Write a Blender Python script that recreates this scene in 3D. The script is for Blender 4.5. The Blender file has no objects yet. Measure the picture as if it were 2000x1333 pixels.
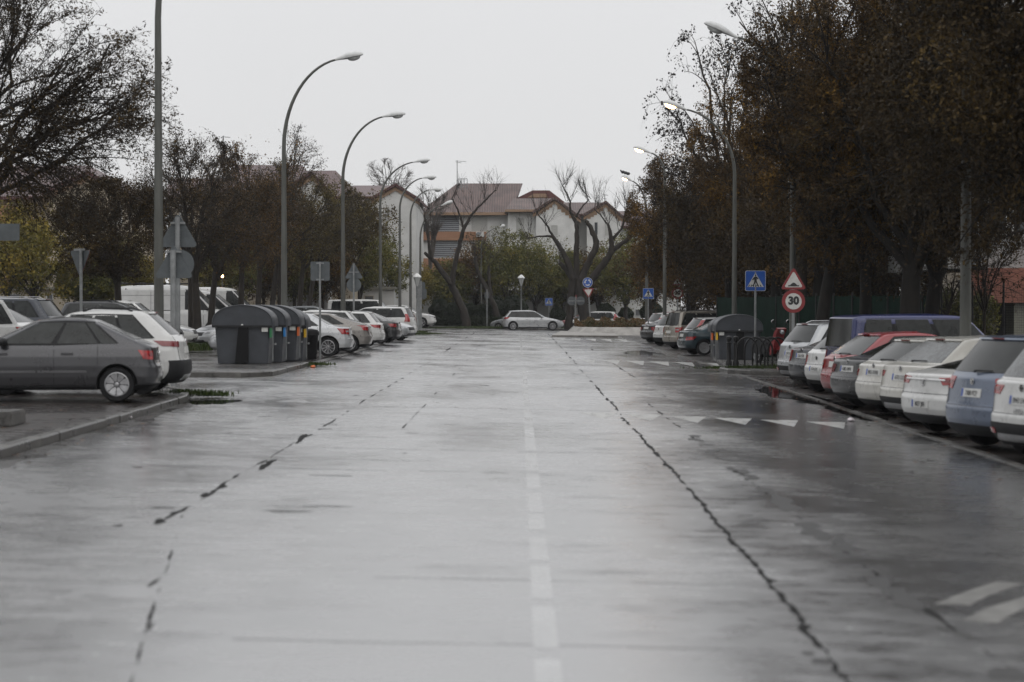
import bpy, bmesh, math, random
import numpy as np
from mathutils import Vector, Matrix
sc = bpy.context.scene
COL = sc.collection
R = math.radians
rnd = random.Random(7)
# ---------------------------------------------------------------- camera
F = 3889.0           # focal length in pixels of the 2000 px wide photograph (70 mm)
HC = 1.9             # eye height above the middle of the road
VX, VY = 1014.0, 595.0
cd = bpy.data.cameras.new('camera'); cam = bpy.data.objects.new('camera', cd); COL.objects.link(cam)
sc.camera = cam
cd.sensor_width = 36.0; cd.lens = F * 36.0 / 2000.0
cd.clip_start = 0.5; cd.clip_end = 3000
cam.location = (0, 0, HC)
cam.rotation_euler = (R(90) - math.atan((666.5 - VY) / F), 0, math.atan((VX - 1000) / F))
cd.dof.use_dof = True; cd.dof.focus_distance = 85.0; cd.dof.aperture_fstop = 1.8
# ---------------------------------------------------------------- sky, sun, exposure
w = bpy.data.worlds.new('World'); sc.world = w; w.use_nodes = True
nt = w.node_tree; nt.nodes.clear()
wo = nt.nodes.new('ShaderNodeOutputWorld'); bg = nt.nodes.new('ShaderNodeBackground')
sky = nt.nodes.new('ShaderNodeTexSky'); sky.sky_type = 'NISHITA'; sky.sun_disc = False
sky.sun_elevation = R(40); sky.sun_rotation = R(160); sky.dust_density = 6
tc = nt.nodes.new('ShaderNodeTexCoord'); sx = nt.nodes.new('ShaderNodeSeparateXYZ')
cr = nt.nodes.new('ShaderNodeValToRGB')
e = cr.color_ramp.elements
e[0].position = 0.0; e[0].color = (7.45, 7.47, 7.5, 1)
e[1].position = 1.0; e[1].color = (12.5, 12.6, 12.9, 1)
m_ = cr.color_ramp.elements.new(0.15); m_.color = (8.0, 8.02, 8.12, 1)
nz = nt.nodes.new('ShaderNodeTexNoise'); nz.inputs['Scale'].default_value = 3.0; nz.inputs['Detail'].default_value = 3
mr = nt.nodes.new('ShaderNodeMapRange'); mr.inputs['To Min'].default_value = 0.95; mr.inputs['To Max'].default_value = 1.05
vm = nt.nodes.new('ShaderNodeVectorMath'); vm.operation = 'SCALE'
mx = nt.nodes.new('ShaderNodeMix'); mx.data_type = 'RGBA'; mx.inputs['Factor'].default_value = 0.04
nt.links.new(tc.outputs['Generated'], sx.inputs[0]); nt.links.new(sx.outputs['Z'], cr.inputs[0])
nt.links.new(tc.outputs['Generated'], nz.inputs['Vector']); nt.links.new(nz.outputs['Fac'], mr.inputs['Value'])
nt.links.new(cr.outputs[0], vm.inputs[0]); nt.links.new(mr.outputs[0], vm.inputs['Scale'])
nt.links.new(vm.outputs[0], mx.inputs['A']); nt.links.new(sky.outputs[0], mx.inputs['B'])
nt.links.new(mx.outputs['Result'], bg.inputs['Color']); bg.inputs['Strength'].default_value = 0.1
nt.links.new(bg.outputs[0], wo.inputs['Surface'])
sd = bpy.data.lights.new('sun', 'SUN'); sd.energy = 0.5; sd.angle = R(60); sd.color = (1, 0.98, 0.95)
sun = bpy.data.objects.new('sun', sd); COL.objects.link(sun); sun.rotation_euler = (R(50), 0, R(20))
sc.view_settings.view_transform = 'Standard'; sc.view_settings.look = 'None'
sc.view_settings.exposure = 0.0; sc.view_settings.gamma = 1.0
sc.cycles.use_denoising = True
sc.cycles.max_bounces = 6; sc.cycles.diffuse_bounces = 2; sc.cycles.glossy_bounces = 3
sc.cycles.transmission_bounces = 3; sc.cycles.volume_bounces = 0; sc.cycles.caustics_reflective = False
sc.cycles.sample_clamp_indirect = 4.0

# ---------------------------------------------------------------- placing
def gz(x):
    return -0.02 * max(-18.0, min(12.0, x))
def P(px, py, D):
    return Vector(((px - VX) / F * D, D, HC + (VY - py) / F * D))
def G(px, py, lift=0.0):
    z = 0.0
    for _ in range(12):
        D = F * (HC - z - lift) / (py - VY)
        x = (px - VX) / F * D
        z = gz(x)
    return Vector((x, D, z + lift))
def XD(px, D, lift=0.0):
    x = (px - VX) / F * D
    return Vector((x, D, gz(x) + lift))

# ---------------------------------------------------------------- materials
def new_mat(name):
    m = bpy.data.materials.new(name); m.use_nodes = True
    nt = m.node_tree; b = nt.nodes['Principled BSDF']
    return m, nt, b
def mat(name, col, rough=0.5, metal=0.0, spec=0.5, coat=0.0, var=0.0, vscale=3.0, bump=0.0, bscale=30.0,
        col2=None, stretch=(1, 1, 1), emit=None, estr=0.0, ior=1.5, rvar=0.0):
    m, nt, b = new_mat(name)
    b.inputs['Base Color'].default_value = (*col, 1); b.inputs['Roughness'].default_value = rough
    b.inputs['Metallic'].default_value = metal; b.inputs['Specular IOR Level'].default_value = spec
    b.inputs['Coat Weight'].default_value = coat; b.inputs['Coat Roughness'].default_value = 0.06
    b.inputs['IOR'].default_value = ior
    if emit: b.inputs['Emission Color'].default_value = (*emit, 1); b.inputs['Emission Strength'].default_value = estr
    if var or bump or rvar:
        tc = nt.nodes.new('ShaderNodeTexCoord'); mp = nt.nodes.new('ShaderNodeMapping')
        mp.inputs['Scale'].default_value = stretch
        nt.links.new(tc.outputs['Object'], mp.inputs['Vector'])
    if var or rvar:
        n = nt.nodes.new('ShaderNodeTexNoise'); n.inputs['Scale'].default_value = vscale; n.inputs['Detail'].default_value = 6
        n.inputs['Roughness'].default_value = 0.65
        nt.links.new(mp.outputs[0], n.inputs['Vector'])
        c2 = col2 or tuple(c * (1 - var) for c in col)
        r = nt.nodes.new('ShaderNodeValToRGB'); r.color_ramp.elements[0].position = 0.36; r.color_ramp.elements[1].position = 0.66
        r.color_ramp.elements[0].color = (*c2, 1); r.color_ramp.elements[1].color = (*col, 1)
        nt.links.new(n.outputs['Fac'], r.inputs[0])
        if var: nt.links.new(r.outputs[0], b.inputs['Base Color'])
        if rvar:
            q = nt.nodes.new('ShaderNodeMapRange'); q.inputs['From Min'].default_value = .3; q.inputs['From Max'].default_value = .7
            q.inputs['To Min'].default_value = max(0.02, rough - rvar); q.inputs['To Max'].default_value = rough + rvar
            nt.links.new(n.outputs['Fac'], q.inputs[0]); nt.links.new(q.outputs[0], b.inputs['Roughness'])
    if bump:
        n2 = nt.nodes.new('ShaderNodeTexNoise'); n2.inputs['Scale'].default_value = bscale; n2.inputs['Detail'].default_value = 4
        nt.links.new(mp.outputs[0], n2.inputs['Vector'])
        bu = nt.nodes.new('ShaderNodeBump'); bu.inputs['Strength'].default_value = bump; bu.inputs['Distance'].default_value = 0.02
        nt.links.new(n2.outputs['Fac'], bu.inputs['Height']); nt.links.new(bu.outputs[0], b.inputs['Normal'])
    return m
_paints = {}
def paint(col, metal=0.0, rough=0.3):
    k = (tuple(round(c, 3) for c in col), metal)
    if k not in _paints:
        m = mat('paint_%d' % len(_paints), col, rough, metal, coat=0.6, var=0.16, vscale=2.2, bump=0.035, bscale=90, rvar=0.06)
        _paints[k] = m
    return _paints[k]
M = {}
M['glass'] = mat('car_glass', (0.005, 0.0065, 0.006), 0.05, spec=0.34, var=0.4, vscale=5, col2=(0.02, 0.023, 0.022), rvar=0.04, bump=0.05, bscale=160)
M['glass_wet'] = mat('wet_car_glass', (0.10, 0.11, 0.11), 0.16, spec=0.8, var=0.4, vscale=7, col2=(0.02, 0.022, 0.022), rvar=0.08, bump=0.15, bscale=120)
M['trim'] = mat('black_trim', (0.008, 0.008, 0.009), 0.5, spec=.25, var=0.3, vscale=20)
M['plastic'] = mat('grey_plastic', (0.018, 0.0185, 0.02), 0.6, spec=.3, var=0.3, vscale=12)
M['arch'] = mat('wheel_arch', (0.012, 0.012, 0.012), 0.8)
M['tyre'] = mat('tyre_rubber', (0.010, 0.010, 0.011), 0.65, spec=.25, var=0.3, vscale=25)
M['rim'] = mat('alloy', (0.42, 0.42, 0.43), 0.3, 0.7, var=0.3, vscale=18)
M['rimdark'] = mat('alloy_dark', (0.08, 0.08, 0.085), 0.35, 0.7)
M['chrome'] = mat('chrome', (0.7, 0.7, 0.7), 0.12, 1.0)
M['red_lamp'] = mat('red_lamp', (0.42, 0.012, 0.014), 0.12, coat=0.6, var=0.6, vscale=14, col2=(0.16, 0.005, 0.006))
M['dark_red_lamp'] = mat('dark_red_lamp', (0.16, 0.01, 0.014), 0.12, coat=0.6)
M['clear_lamp'] = mat('clear_lamp', (0.45, 0.46, 0.47), 0.1, 0.3, coat=0.8, var=0.6, vscale=22)
M['plate'] = mat('plate_white', (0.62, 0.62, 0.6), 0.4, var=0.12, vscale=18)
M['plateblue'] = mat('plate_blue', (0.03, 0.08, 0.35), 0.4)
M['ink'] = mat('ink', (0.015, 0.015, 0.016), 0.5)
M['galv'] = mat('galvanised', (0.27, 0.28, 0.28), 0.42, 0.3, var=0.35, vscale=6, bump=0.1, bscale=40)
M['signback'] = mat('sign_back', (0.10, 0.112, 0.118), 0.55, 0.2, var=0.3, vscale=5)
M['pole'] = mat('lamp_pole', (0.105, 0.107, 0.095), 0.55, 0.1, var=0.4, vscale=2.4, stretch=(3, 3, .5), bump=0.1)
M['lamphead'] = mat('lamp_head', (0.66, 0.67, 0.66), 0.45, var=0.2, vscale=6)
M['lampglass'] = mat('lamp_glass', (0.42, 0.43, 0.42), 0.12, coat=0.6)
M['lit'] = mat('lit_bowl', (0.9, 0.7, 0.5), 0.3, emit=(1.0, 0.56, 0.24), estr=22.0)
M['white'] = mat('white_paint', (0.72, 0.72, 0.7), 0.45, var=0.12, vscale=6)
M['signwhite'] = mat('sign_white', (0.6, 0.6, 0.57), 0.4, var=0.25, vscale=9)
M['signblue'] = mat('sign_blue', (0.012, 0.085, 0.38), 0.35, var=0.15, vscale=7)
M['signred'] = mat('sign_red', (0.22, 0.018, 0.020), 0.45, var=0.2, vscale=7)
M['kerb'] = mat('kerb_concrete', (0.125, 0.12, 0.112), 0.35, var=0.6, vscale=2.6, col2=(0.035, 0.033, 0.031), bump=0.3, bscale=30, rvar=.15)
M['concrete'] = mat('concrete', (0.36, 0.345, 0.32), 0.55, var=0.5, vscale=1.6, col2=(0.19, 0.18, 0.165), bump=0.3, bscale=18, stretch=(1, 1, .35))
M['bin'] = mat('bin_plastic', (0.058, 0.063, 0.072), 0.42, spec=.35, var=0.25, vscale=3, bump=0.05, bscale=60, rvar=.1)
M['bindark'] = mat('bin_dark', (0.006, 0.006, 0.0065), 0.6, spec=.2)
M['green'] = mat('green_plastic', (0.02, 0.16, 0.06), 0.4)
M['blue'] = mat('blue_plastic', (0.03, 0.2, 0.5), 0.4)
M['orange'] = mat('orange_plastic', (0.6, 0.12, 0.02), 0.4)
M['yellow'] = mat('yellow_plastic', (0.7, 0.42, 0.02), 0.4)
M['iron'] = mat('black_iron', (0.01, 0.0095, 0.0095), 0.4, spec=.3, var=0.3, vscale=9)
M['red'] = mat('red_plastic', (0.20, 0.010, 0.012), 0.3, coat=.4)
M['litter'] = mat('litter', (0.62, 0.16, 0.05), 0.5)
M['litterw'] = mat('litter_white', (0.6, 0.55, 0.57), 0.5)

# ---------------------------------------------------------------- mesh helpers
class MB:
    def __init__(s): s.v = []; s.f = []; s.m = []
    def add(s, vs, fs, mi=0):
        o = len(s.v); s.v.extend([tuple(v) for v in vs])
        for f in fs: s.f.append(tuple(i + o for i in f)); s.m.append(mi)
        return s
    def box(s, a, b, mi=0, T=None):
        x0, y0, z0 = a; x1, y1, z1 = b
        vs = [(x0,y0,z0),(x1,y0,z0),(x1,y1,z0),(x0,y1,z0),(x0,y0,z1),(x1,y0,z1),(x1,y1,z1),(x0,y1,z1)]
        if T is not None: vs = [T @ Vector(v) for v in vs]
        return s.add(vs, [(3,2,1,0),(4,5,6,7),(0,1,5,4),(1,2,6,5),(2,3,7,6),(3,0,4,7)], mi)
    def tube(s, pts, rad, n=8, mi=0, cap=True):
        pts = [Vector(p) for p in pts]
        if not hasattr(rad, '__len__'): rad = [rad] * len(pts)
        o = len(s.v); ref = None
        for i, p in enumerate(pts):
            d = (pts[min(i+1, len(pts)-1)] - pts[max(i-1, 0)]).normalized()
            if ref is None:
                ref = Vector((1,0,0)) if abs(d.x) < .8 else Vector((0,1,0))
            a = (ref - d * ref.dot(d)).normalized(); b = d.cross(a); ref = a
            for k in range(n):
                t = 2*math.pi*k/n
                s.v.append(tuple(p + (a*math.cos(t) + b*math.sin(t)) * rad[i]))
        for i in range(len(pts)-1):
            for k in range(n):
                s.f.append((o+i*n+k, o+i*n+(k+1)%n, o+(i+1)*n+(k+1)%n, o+(i+1)*n+k)); s.m.append(mi)
        if cap:
            s.f.append(tuple(o+k for k in range(n))[::-1]); s.m.append(mi)
            s.f.append(tuple(o+(len(pts)-1)*n+k for k in range(n))); s.m.append(mi)
        return s
    def lathe(s, prof, n=16, T=None, mi=0, cap=True):
        # prof: (r, z) from bottom to top, closed with fans where r == 0 is not given
        o = len(s.v); T = T or Matrix()
        for r, z in prof:
            for k in range(n):
                t = 2*math.pi*k/n
                s.v.append(tuple(T @ Vector((r*math.cos(t), r*math.sin(t), z))))
        for i in range(len(prof)-1):
            for k in range(n):
                s.f.append((o+i*n+k, o+i*n+(k+1)%n, o+(i+1)*n+(k+1)%n, o+(i+1)*n+k)); s.m.append(mi)
        if cap:
            s.f.append(tuple(o+k for k in range(n))[::-1]); s.m.append(mi)
            s.f.append(tuple(o+(len(prof)-1)*n+k for k in range(n))); s.m.append(mi)
        return s
    def prism(s, poly, t, T=None, mi=0):
        # poly in local (x, z), thickness along y from 0 (front) to t (back)
        n = len(poly); T = T or Matrix()
        A = sum(poly[i][0]*poly[(i+1)%n][1] - poly[(i+1)%n][0]*poly[i][1] for i in range(n))
        if A < 0: poly = poly[::-1]
        vs = [T @ Vector((x, 0, z)) for x, z in poly] + [T @ Vector((x, t, z)) for x, z in poly]
        fs = [tuple(range(n)), tuple(range(2*n-1, n-1, -1))]
        for i in range(n): fs.append((i, i+n, (i+1) % n + n, (i+1) % n))
        return s.add(vs, fs, mi)
    def mesh(s, name, mats, smooth=None):
        me = bpy.data.meshes.new(name); me.from_pydata(s.v, [], s.f)
        for m in (mats if isinstance(mats, (list, tuple)) else [mats]): me.materials.append(m)
        me.polygons.foreach_set('material_index', s.m)
        if smooth:
            me.polygons.foreach_set('use_smooth', [True]*len(s.f)); me.update()
            me.set_sharp_from_angle(angle=R(smooth))
        me.update(); return me
    def build(s, name, mats, parent=None, smooth=None, loc=None, rz=0.0):
        return link(name, s.mesh(name, mats, smooth), parent, loc, rz)
def link(name, me, parent=None, loc=None, rz=0.0):
    o = bpy.data.objects.new(name, me); COL.objects.link(o)
    if parent: o.parent = parent
    if loc is not None: o.location = loc
    if rz: o.rotation_euler = (0, 0, rz)
    return o
def tag(o, label=None, cat=None, group=None, kind=None):
    if label: o['label'] = label
    if cat: o['category'] = cat
    if group: o['group'] = group
    if kind: o['kind'] = kind
    return o
def thing(name, label, cat, loc=(0,0,0), rz=0.0, group=None):
    o = bpy.data.objects.new(name, None); COL.objects.link(o); o.location = loc; o.rotation_euler = (0,0,rz)
    o.empty_display_size = 0.3
    return tag(o, label, cat, group)
def struct(name, mb, m, smooth=None):
    return tag(mb.build(name, m, None, smooth), kind='structure')
def copy_thing(src, loc, rz, label, group=None):
    r = src.copy(); COL.objects.link(r); r.location = loc; r.rotation_euler = (0,0,rz); r['label'] = label
    if group: r['group'] = group
    for c in list(src.children):
        d = c.copy(); COL.objects.link(d); d.parent = r
        for g in list(c.children):
            h = g.copy(); COL.objects.link(h); h.parent = d
    return r
def circle(cx, cz, r, n=32, a0=0, a1=360):
    return [(cx + r*math.cos(R(a0+(a1-a0)*i/n)), cz + r*math.sin(R(a0+(a1-a0)*i/n))) for i in range(n + (1 if a1-a0 < 360 else 0))]
def text_mesh(txt, size, mat_, extrude=0.001, bold=0.0):
    cu = bpy.data.curves.new('txt', 'FONT'); cu.body = txt; cu.size = size; cu.extrude = extrude
    cu.align_x = 'CENTER'; cu.align_y = 'CENTER'; cu.offset = bold; cu.resolution_u = 3
    o = bpy.data.objects.new('txt', cu); COL.objects.link(o)
    me = bpy.data.meshes.new_from_object(o.evaluated_get(bpy.context.evaluated_depsgraph_get()))
    bpy.data.objects.remove(o); bpy.data.curves.remove(cu)
    me.materials.clear(); me.materials.append(mat_)
    return me
# ================================================================ ground, road, pavements
def wet_mat(name, c1, c2, r0, r1, scale=(0.5, 0.9), ior=1.5, spec=0.5, grain=0.25, cobble=0.0, lines=False, coat=0.0, imax=4.2):
    m, nt, b = new_mat(name)
    L = nt.links.new
    tc = nt.nodes.new('ShaderNodeTexCoord')
    def noise(s, d=5, rough=.6, st=(1, 1, 1), dist=0.0):
        mp = nt.nodes.new('ShaderNodeMapping'); mp.inputs['Scale'].default_value = st; L(tc.outputs['Object'], mp.inputs[0])
        n = nt.nodes.new('ShaderNodeTexNoise'); n.inputs['Scale'].default_value = s; n.inputs['Detail'].default_value = d
        n.inputs['Roughness'].default_value = rough; n.inputs['Distortion'].default_value = dist; L(mp.outputs[0], n.inputs['Vector']); return n
    def rng(src, a, b_, c, d):
        q = nt.nodes.new('ShaderNodeMapRange'); q.inputs['From Min'].default_value = a; q.inputs['From Max'].default_value = b_
        q.inputs['To Min'].default_value = c; q.inputs['To Max'].default_value = d; L(src, q.inputs[0]); return q.outputs[0]
    big = noise(scale[0], 6, .62, (1, .55, 1), .4); mid = noise(scale[1] * 4, 5, .7, (.6, 1, 1)); fine = noise(60, 3, .7)
    mxx = nt.nodes.new('ShaderNodeMath'); mxx.operation = 'ADD'; L(rng(big.outputs['Fac'], .35, .65, 0, .6), mxx.inputs[0]); L(rng(mid.outputs['Fac'], .35, .65, 0, .4), mxx.inputs[1])
    cr = nt.nodes.new('ShaderNodeMix'); cr.data_type = 'RGBA'; cr.inputs['A'].default_value = (*c1, 1); cr.inputs['B'].default_value = (*c2, 1)
    L(mxx.outputs[0], cr.inputs['Factor'])
    fm = nt.nodes.new('ShaderNodeMix'); fm.data_type = 'RGBA'; fm.blend_type = 'MULTIPLY'; fm.inputs['Factor'].default_value = 1.0
    vv = nt.nodes.new('ShaderNodeCombineColor'); fr = rng(fine.outputs['Fac'], .3, .7, .7, 1.25)
    for i in range(3): L(fr, vv.inputs[i])
    L(cr.outputs['Result'], fm.inputs['A']); L(vv.outputs[0], fm.inputs['B']); L(fm.outputs['Result'], b.inputs['Base Color'])
    L(rng(mxx.outputs[0], .1, .9, r0, r1), b.inputs['Roughness'])
    b.inputs['IOR'].default_value = ior; b.inputs['Specular IOR Level'].default_value = spec
    b.inputs['Coat Weight'].default_value = coat; b.inputs['Coat IOR'].default_value = 1.5
    if coat: L(rng(mxx.outputs[0], .1, .95, r0*.72, r1*.75), b.inputs['Coat Roughness'])
    bu = nt.nodes.new('ShaderNodeBump'); bu.inputs['Strength'].default_value = grain; bu.inputs['Distance'].default_value = .01
    L(fine.outputs['Fac'], bu.inputs['Height'])
    last = bu
    if cobble:
        br = nt.nodes.new('ShaderNodeTexBrick'); br.inputs['Scale'].default_value = 4.5; br.inputs['Mortar Size'].default_value = .03
        L(tc.outputs['Object'], br.inputs['Vector'])
        b2 = nt.nodes.new('ShaderNodeBump'); b2.inputs['Strength'].default_value = cobble; b2.inputs['Distance'].default_value = .02; b2.invert = True
        L(br.outputs['Fac'], b2.inputs['Height']); L(bu.outputs[0], b2.inputs['Normal']); last = b2
        mm = nt.nodes.new('ShaderNodeMix'); mm.data_type = 'RGBA'; mm.blend_type = 'MULTIPLY'
        L(rng(br.outputs['Fac'], 0, 1, 0, .6), mm.inputs['Factor']); mm.inputs['B'].default_value = (.3, .3, .3, 1)
        L(fm.outputs['Result'], mm.inputs['A']); L(mm.outputs['Result'], b.inputs['Base Color'])
    if lines:
        # transverse construction joints of the old surface
        w = noise(.35, 3, .6, (1, 1, 1)); w2 = noise(.9, 4, .6, (.25, 6, 1))
        b3 = nt.nodes.new('ShaderNodeBump'); b3.inputs['Strength'].default_value = .25; b3.inputs['Distance'].default_value = .05
        L(w.outputs['Fac'], b3.inputs['Height']); L(last.outputs[0], b3.inputs['Normal'])
        b4 = nt.nodes.new('ShaderNodeBump'); b4.inputs['Strength'].default_value = .09; b4.inputs['Distance'].default_value = .01
        L(w2.outputs['Fac'], b4.inputs['Height']); L(b3.outputs[0], b4.inputs['Normal']); last = b4
        L(b4.outputs[0], b.inputs['Coat Normal'])
        # places where the water film is broken: rougher, less shiny
        dry = noise(1.1, 8, .72, (.55, 1.0, 1)); wide = noise(.16, 3, .5, (1, .35, 1))
        sm = nt.nodes.new('ShaderNodeMath'); sm.operation = 'ADD'; L(rng(dry.outputs['Fac'], .50, .68, 0, 1), sm.inputs[0]); L(rng(wide.outputs['Fac'], .38, .62, -.75, .05), sm.inputs[1]); sm.use_clamp = True
        # reflectance falls off sideways: older lane right, tree reflections put in at left
        sp = nt.nodes.new('ShaderNodeSeparateXYZ'); L(tc.outputs['Object'], sp.inputs[0])
        ad = nt.nodes.new('ShaderNodeMath'); ad.operation = 'ADD'; L(sp.outputs['X'], ad.inputs[0]); L(rng(mid.outputs['Fac'], .3, .7, -.35, .35), ad.inputs[1])
        fx = nt.nodes.new('ShaderNodeMath'); fx.operation = 'ADD'; fx.use_clamp = True; L(rng(ad.outputs[0], 2.25, 3.6, 0, 1), fx.inputs[0]); L(rng(ad.outputs[0], -1.6, -4.2, 0, .62), fx.inputs[1])
        io = nt.nodes.new('ShaderNodeMath'); io.operation = 'MULTIPLY_ADD'; L(fx.outputs[0], io.inputs[0]); io.inputs[1].default_value = -2.7; L(rng(sm.outputs[0], 0, 1, imax, 1.5), io.inputs[2])
        mx_ = nt.nodes.new('ShaderNodeMath'); mx_.operation = 'MAXIMUM'; mx_.inputs[1].default_value = 1.5; L(io.outputs[0], mx_.inputs[0]); L(mx_.outputs[0], b.inputs['IOR'])
        ro = nt.nodes.new('ShaderNodeMath'); ro.operation = 'MULTIPLY_ADD'; L(fx.outputs[0], ro.inputs[0]); ro.inputs[1].default_value = -.10; L(rng(mxx.outputs[0], .1, .9, r0, r1), ro.inputs[2]); L(ro.outputs[0], b.inputs['Roughness']); L(rng(sm.outputs[0], 0, 1, coat, .25), b.inputs['Coat Weight'])
    L(last.outputs[0], b.inputs['Normal'])
    return m
GM = {}
GM['road'] = wet_mat('wet_asphalt', (.020, .020, .0205), (.036, .0355, .035), .21, .45, (.35, .9), ior=4.6, spec=.5, grain=.10, lines=True, coat=1.0, imax=4.6)
GM['lane'] = wet_mat('rough_wet_asphalt', (.015, .0148, .0145), (.036, .035, .033), .13, .36, (.35, .9), ior=2.9, spec=.5, grain=.15, lines=True, coat=.95, imax=2.9)
GM['patch'] = wet_mat('older_asphalt', (.03, .03, .03), (.05, .049, .048), .35, .6, (.5, 1.2), ior=1.5, grain=.4)
GM['ground'] = wet_mat('far_ground', (.035, .034, .032), (.07, .067, .06), .2, .5, (.2, .6))
GM['parkl'] = wet_mat('parking_setts', (.022, .019, .018), (.06, .052, .048), .12, .4, (.4, 1.2), ior=1.6, cobble=.4)
GM['parkr'] = wet_mat('dark_setts', (.014, .011, .010), (.036, .029, .026), .15, .45, (.5, 1.2), cobble=.4)
GM['pave'] = wet_mat('pavement', (.06, .058, .056), (.13, .125, .12), .16, .42, (.5, 1.2), ior=1.6, cobble=.12)
GM['crack'] = mat('crack_filler', (.012, .0115, .011), .8, spec=.15, var=.5, vscale=8, bump=.3)
GM['crumb'] = mat('crumbled_asphalt', (.018, .017, .016), .5, spec=.5, ior=1.6, coat=.15, var=.5, vscale=20, bump=.4, bscale=60)
GM['joint'] = mat('joint_filler', (.03, .03, .03), .45, spec=.4)
GM['paintw'] = mat('road_paint', (.62, .62, .60), .34, coat=.3, var=.5, vscale=5, col2=(.36, .36, .35), bump=.1, rvar=.12)
GM['paintfaint'] = wet_mat('worn_road_paint', (.26, .26, .255), (.07, .07, .069), .20, .40, (1.5, 3), ior=4.6, spec=.5, grain=.10, lines=True, coat=1.0, imax=4.6)
GM['water'] = mat('puddle_water', (.012, .012, .012), .03, ior=1.4, spec=.6, bump=.02, bscale=8)

def sheet(mb, x0, x1, y0, y1, lift, nx=1, ny=1, mi=0):
    xs = sorted(set([x0 + (x1-x0)*i/nx for i in range(nx+1)] + [t for t in (-18., 12.) if x0 < t < x1]))
    ys = [y0 + (y1-y0)*i/ny for i in range(ny+1)]
    vs = [(x, y, gz(x)+lift) for y in ys for x in xs]; n = len(xs)
    fs = [(j*n+i, j*n+i+1, (j+1)*n+i+1, (j+1)*n+i) for j in range(len(ys)-1) for i in range(n-1)]
    mb.add(vs, fs, mi)
def polysheet(mb, pts, lift, mi=0):
    mb.add([(x, y, gz(x)+lift) for x, y in pts], [tuple(range(len(pts)))], mi)
g = MB(); sheet(g, -900, 900, -60, 2200, -0.012, 8, 10); struct('ground', g, GM['ground'])
g = MB(); sheet(g, -5.98, 6.34, 2, 140, 0.0, 8, 20); sheet(g, -30, 25, 140.002, 152, 0.0, 6, 2); struct('road', g, GM['road'])
# side street opening on the left
g = MB(); sheet(g, -40, -5.985, 40.2, 47.6, -0.001, 4, 1); struct('side_road', g, GM['road'])
def slab(name, pts, h, m):
    # raised platform with a vertical edge, outline pts (x, y) anticlockwise
    g = MB(); n = len(pts)
    vs = [(x, y, gz(x)-.05) for x, y in pts] + [(x, y, gz(x)+h) for x, y in pts]
    g.add(vs, [tuple(range(n, 2*n))] + [(i, (i+1) % n, (i+1) % n+n, i+n) for i in range(n)])
    return struct(name, g, m)
def kerb_run(name, pts, h=.115, wdt=.15, lift=0.0, stone=1.0):
    # kerb stones along a polyline, slightly uneven
    g = MB(); rr = random.Random(len(pts)*7+int(abs(pts[0][0])*10))
    for (a, b) in zip(pts, pts[1:]):
        a = Vector((*a, 0)); b = Vector((*b, 0)); L = (b-a).length; k = max(1, int(round(L/stone))); d = (b-a)/L; nrm = Vector((-d.y, d.x, 0))
        for i in range(k):
            p = a + d*(L*i/k+.008); q = a + d*(L*(i+1)/k-.008); dz = rr.uniform(-.006, .006); dn = nrm*rr.uniform(-.006, .006)
            c = [p+dn, q+dn, q+dn+nrm*wdt, p+dn+nrm*wdt]
            ch = .02
            t = [p+dn+nrm*ch, q+dn+nrm*ch, q+dn+nrm*wdt, p+dn+nrm*wdt]
            vs = [(v.x, v.y, gz(v.x)-.05) for v in c] + [(v.x, v.y, gz(v.x)+lift+h-ch+dz) for v in c] + [(v.x, v.y, gz(v.x)+lift+h+dz) for v in t]
            fs = [(0,1,5,4),(1,2,6,5),(2,3,7,6),(3,0,4,7),(4,5,9,8),(5,6,10,9),(6,7,11,10),(7,4,8,11),(8,9,10,11)]
            g.add(vs, fs)
    return struct(name, g, M['kerb'])
kA = [(-6.0, 6), (-6.0, 22), (-6.02, 30), (-6.1, 36.5), (-6.35, 38.6), (-7.0, 39.8), (-8.2, 40.15), (-30, 40.2)]
slab('parking_pavement', [(-40, 4), (-6.14, 4), (-6.14, 36.5), (-6.5, 38.6), (-7.1, 39.65), (-8.3, 40.0), (-40, 40.0)], .10, GM['parkl'])
kerb_run('kerb', kA, h=.115)
kB = [(-30, 47.8), (-8.0, 47.8), (-6.75, 48.3), (-6.15, 49.6), (-6.05, 57.2), (-6.4, 57.9)]
slab('bin_pavement', [(-40, 48.0), (-8.0, 48.0), (-6.85, 48.5), (-6.3, 49.7), (-6.2, 57.2), (-6.5, 57.8), (-40, 57.8)], .105, GM['pave'])
kerb_run('kerb', kB, h=.12)
g = MB(); sheet(g, -40, -5.985, 57.9, 139, 0.02, 4, 8); struct('left_parking', g, GM['parkl'])
kerb_run('kerb', [(-6.35, 58.2), (-6.0, 59.5), (-6.0, 120), (-6.3, 128)], h=.045, wdt=.2)
slab('corner_pavement', [(-14, 118), (-6.6, 118), (-6.4, 128), (-5.6, 136), (-14, 139)], .11, GM['pave'])
# far kerb and verge behind the roundabout
slab('verge', [(-60, 149), (1.4, 149), (5, 152), (60, 152), (60, 240), (-60, 240)], .12, wet_mat('wet_verge', (.03, .035, .018), (.06, .055, .035), .5, .8))
kerb_run('kerb', [(-20, 148.8), (1.4, 148.8), (5.0, 151.8), (30, 151.8)], h=.15, wdt=.16)
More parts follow.
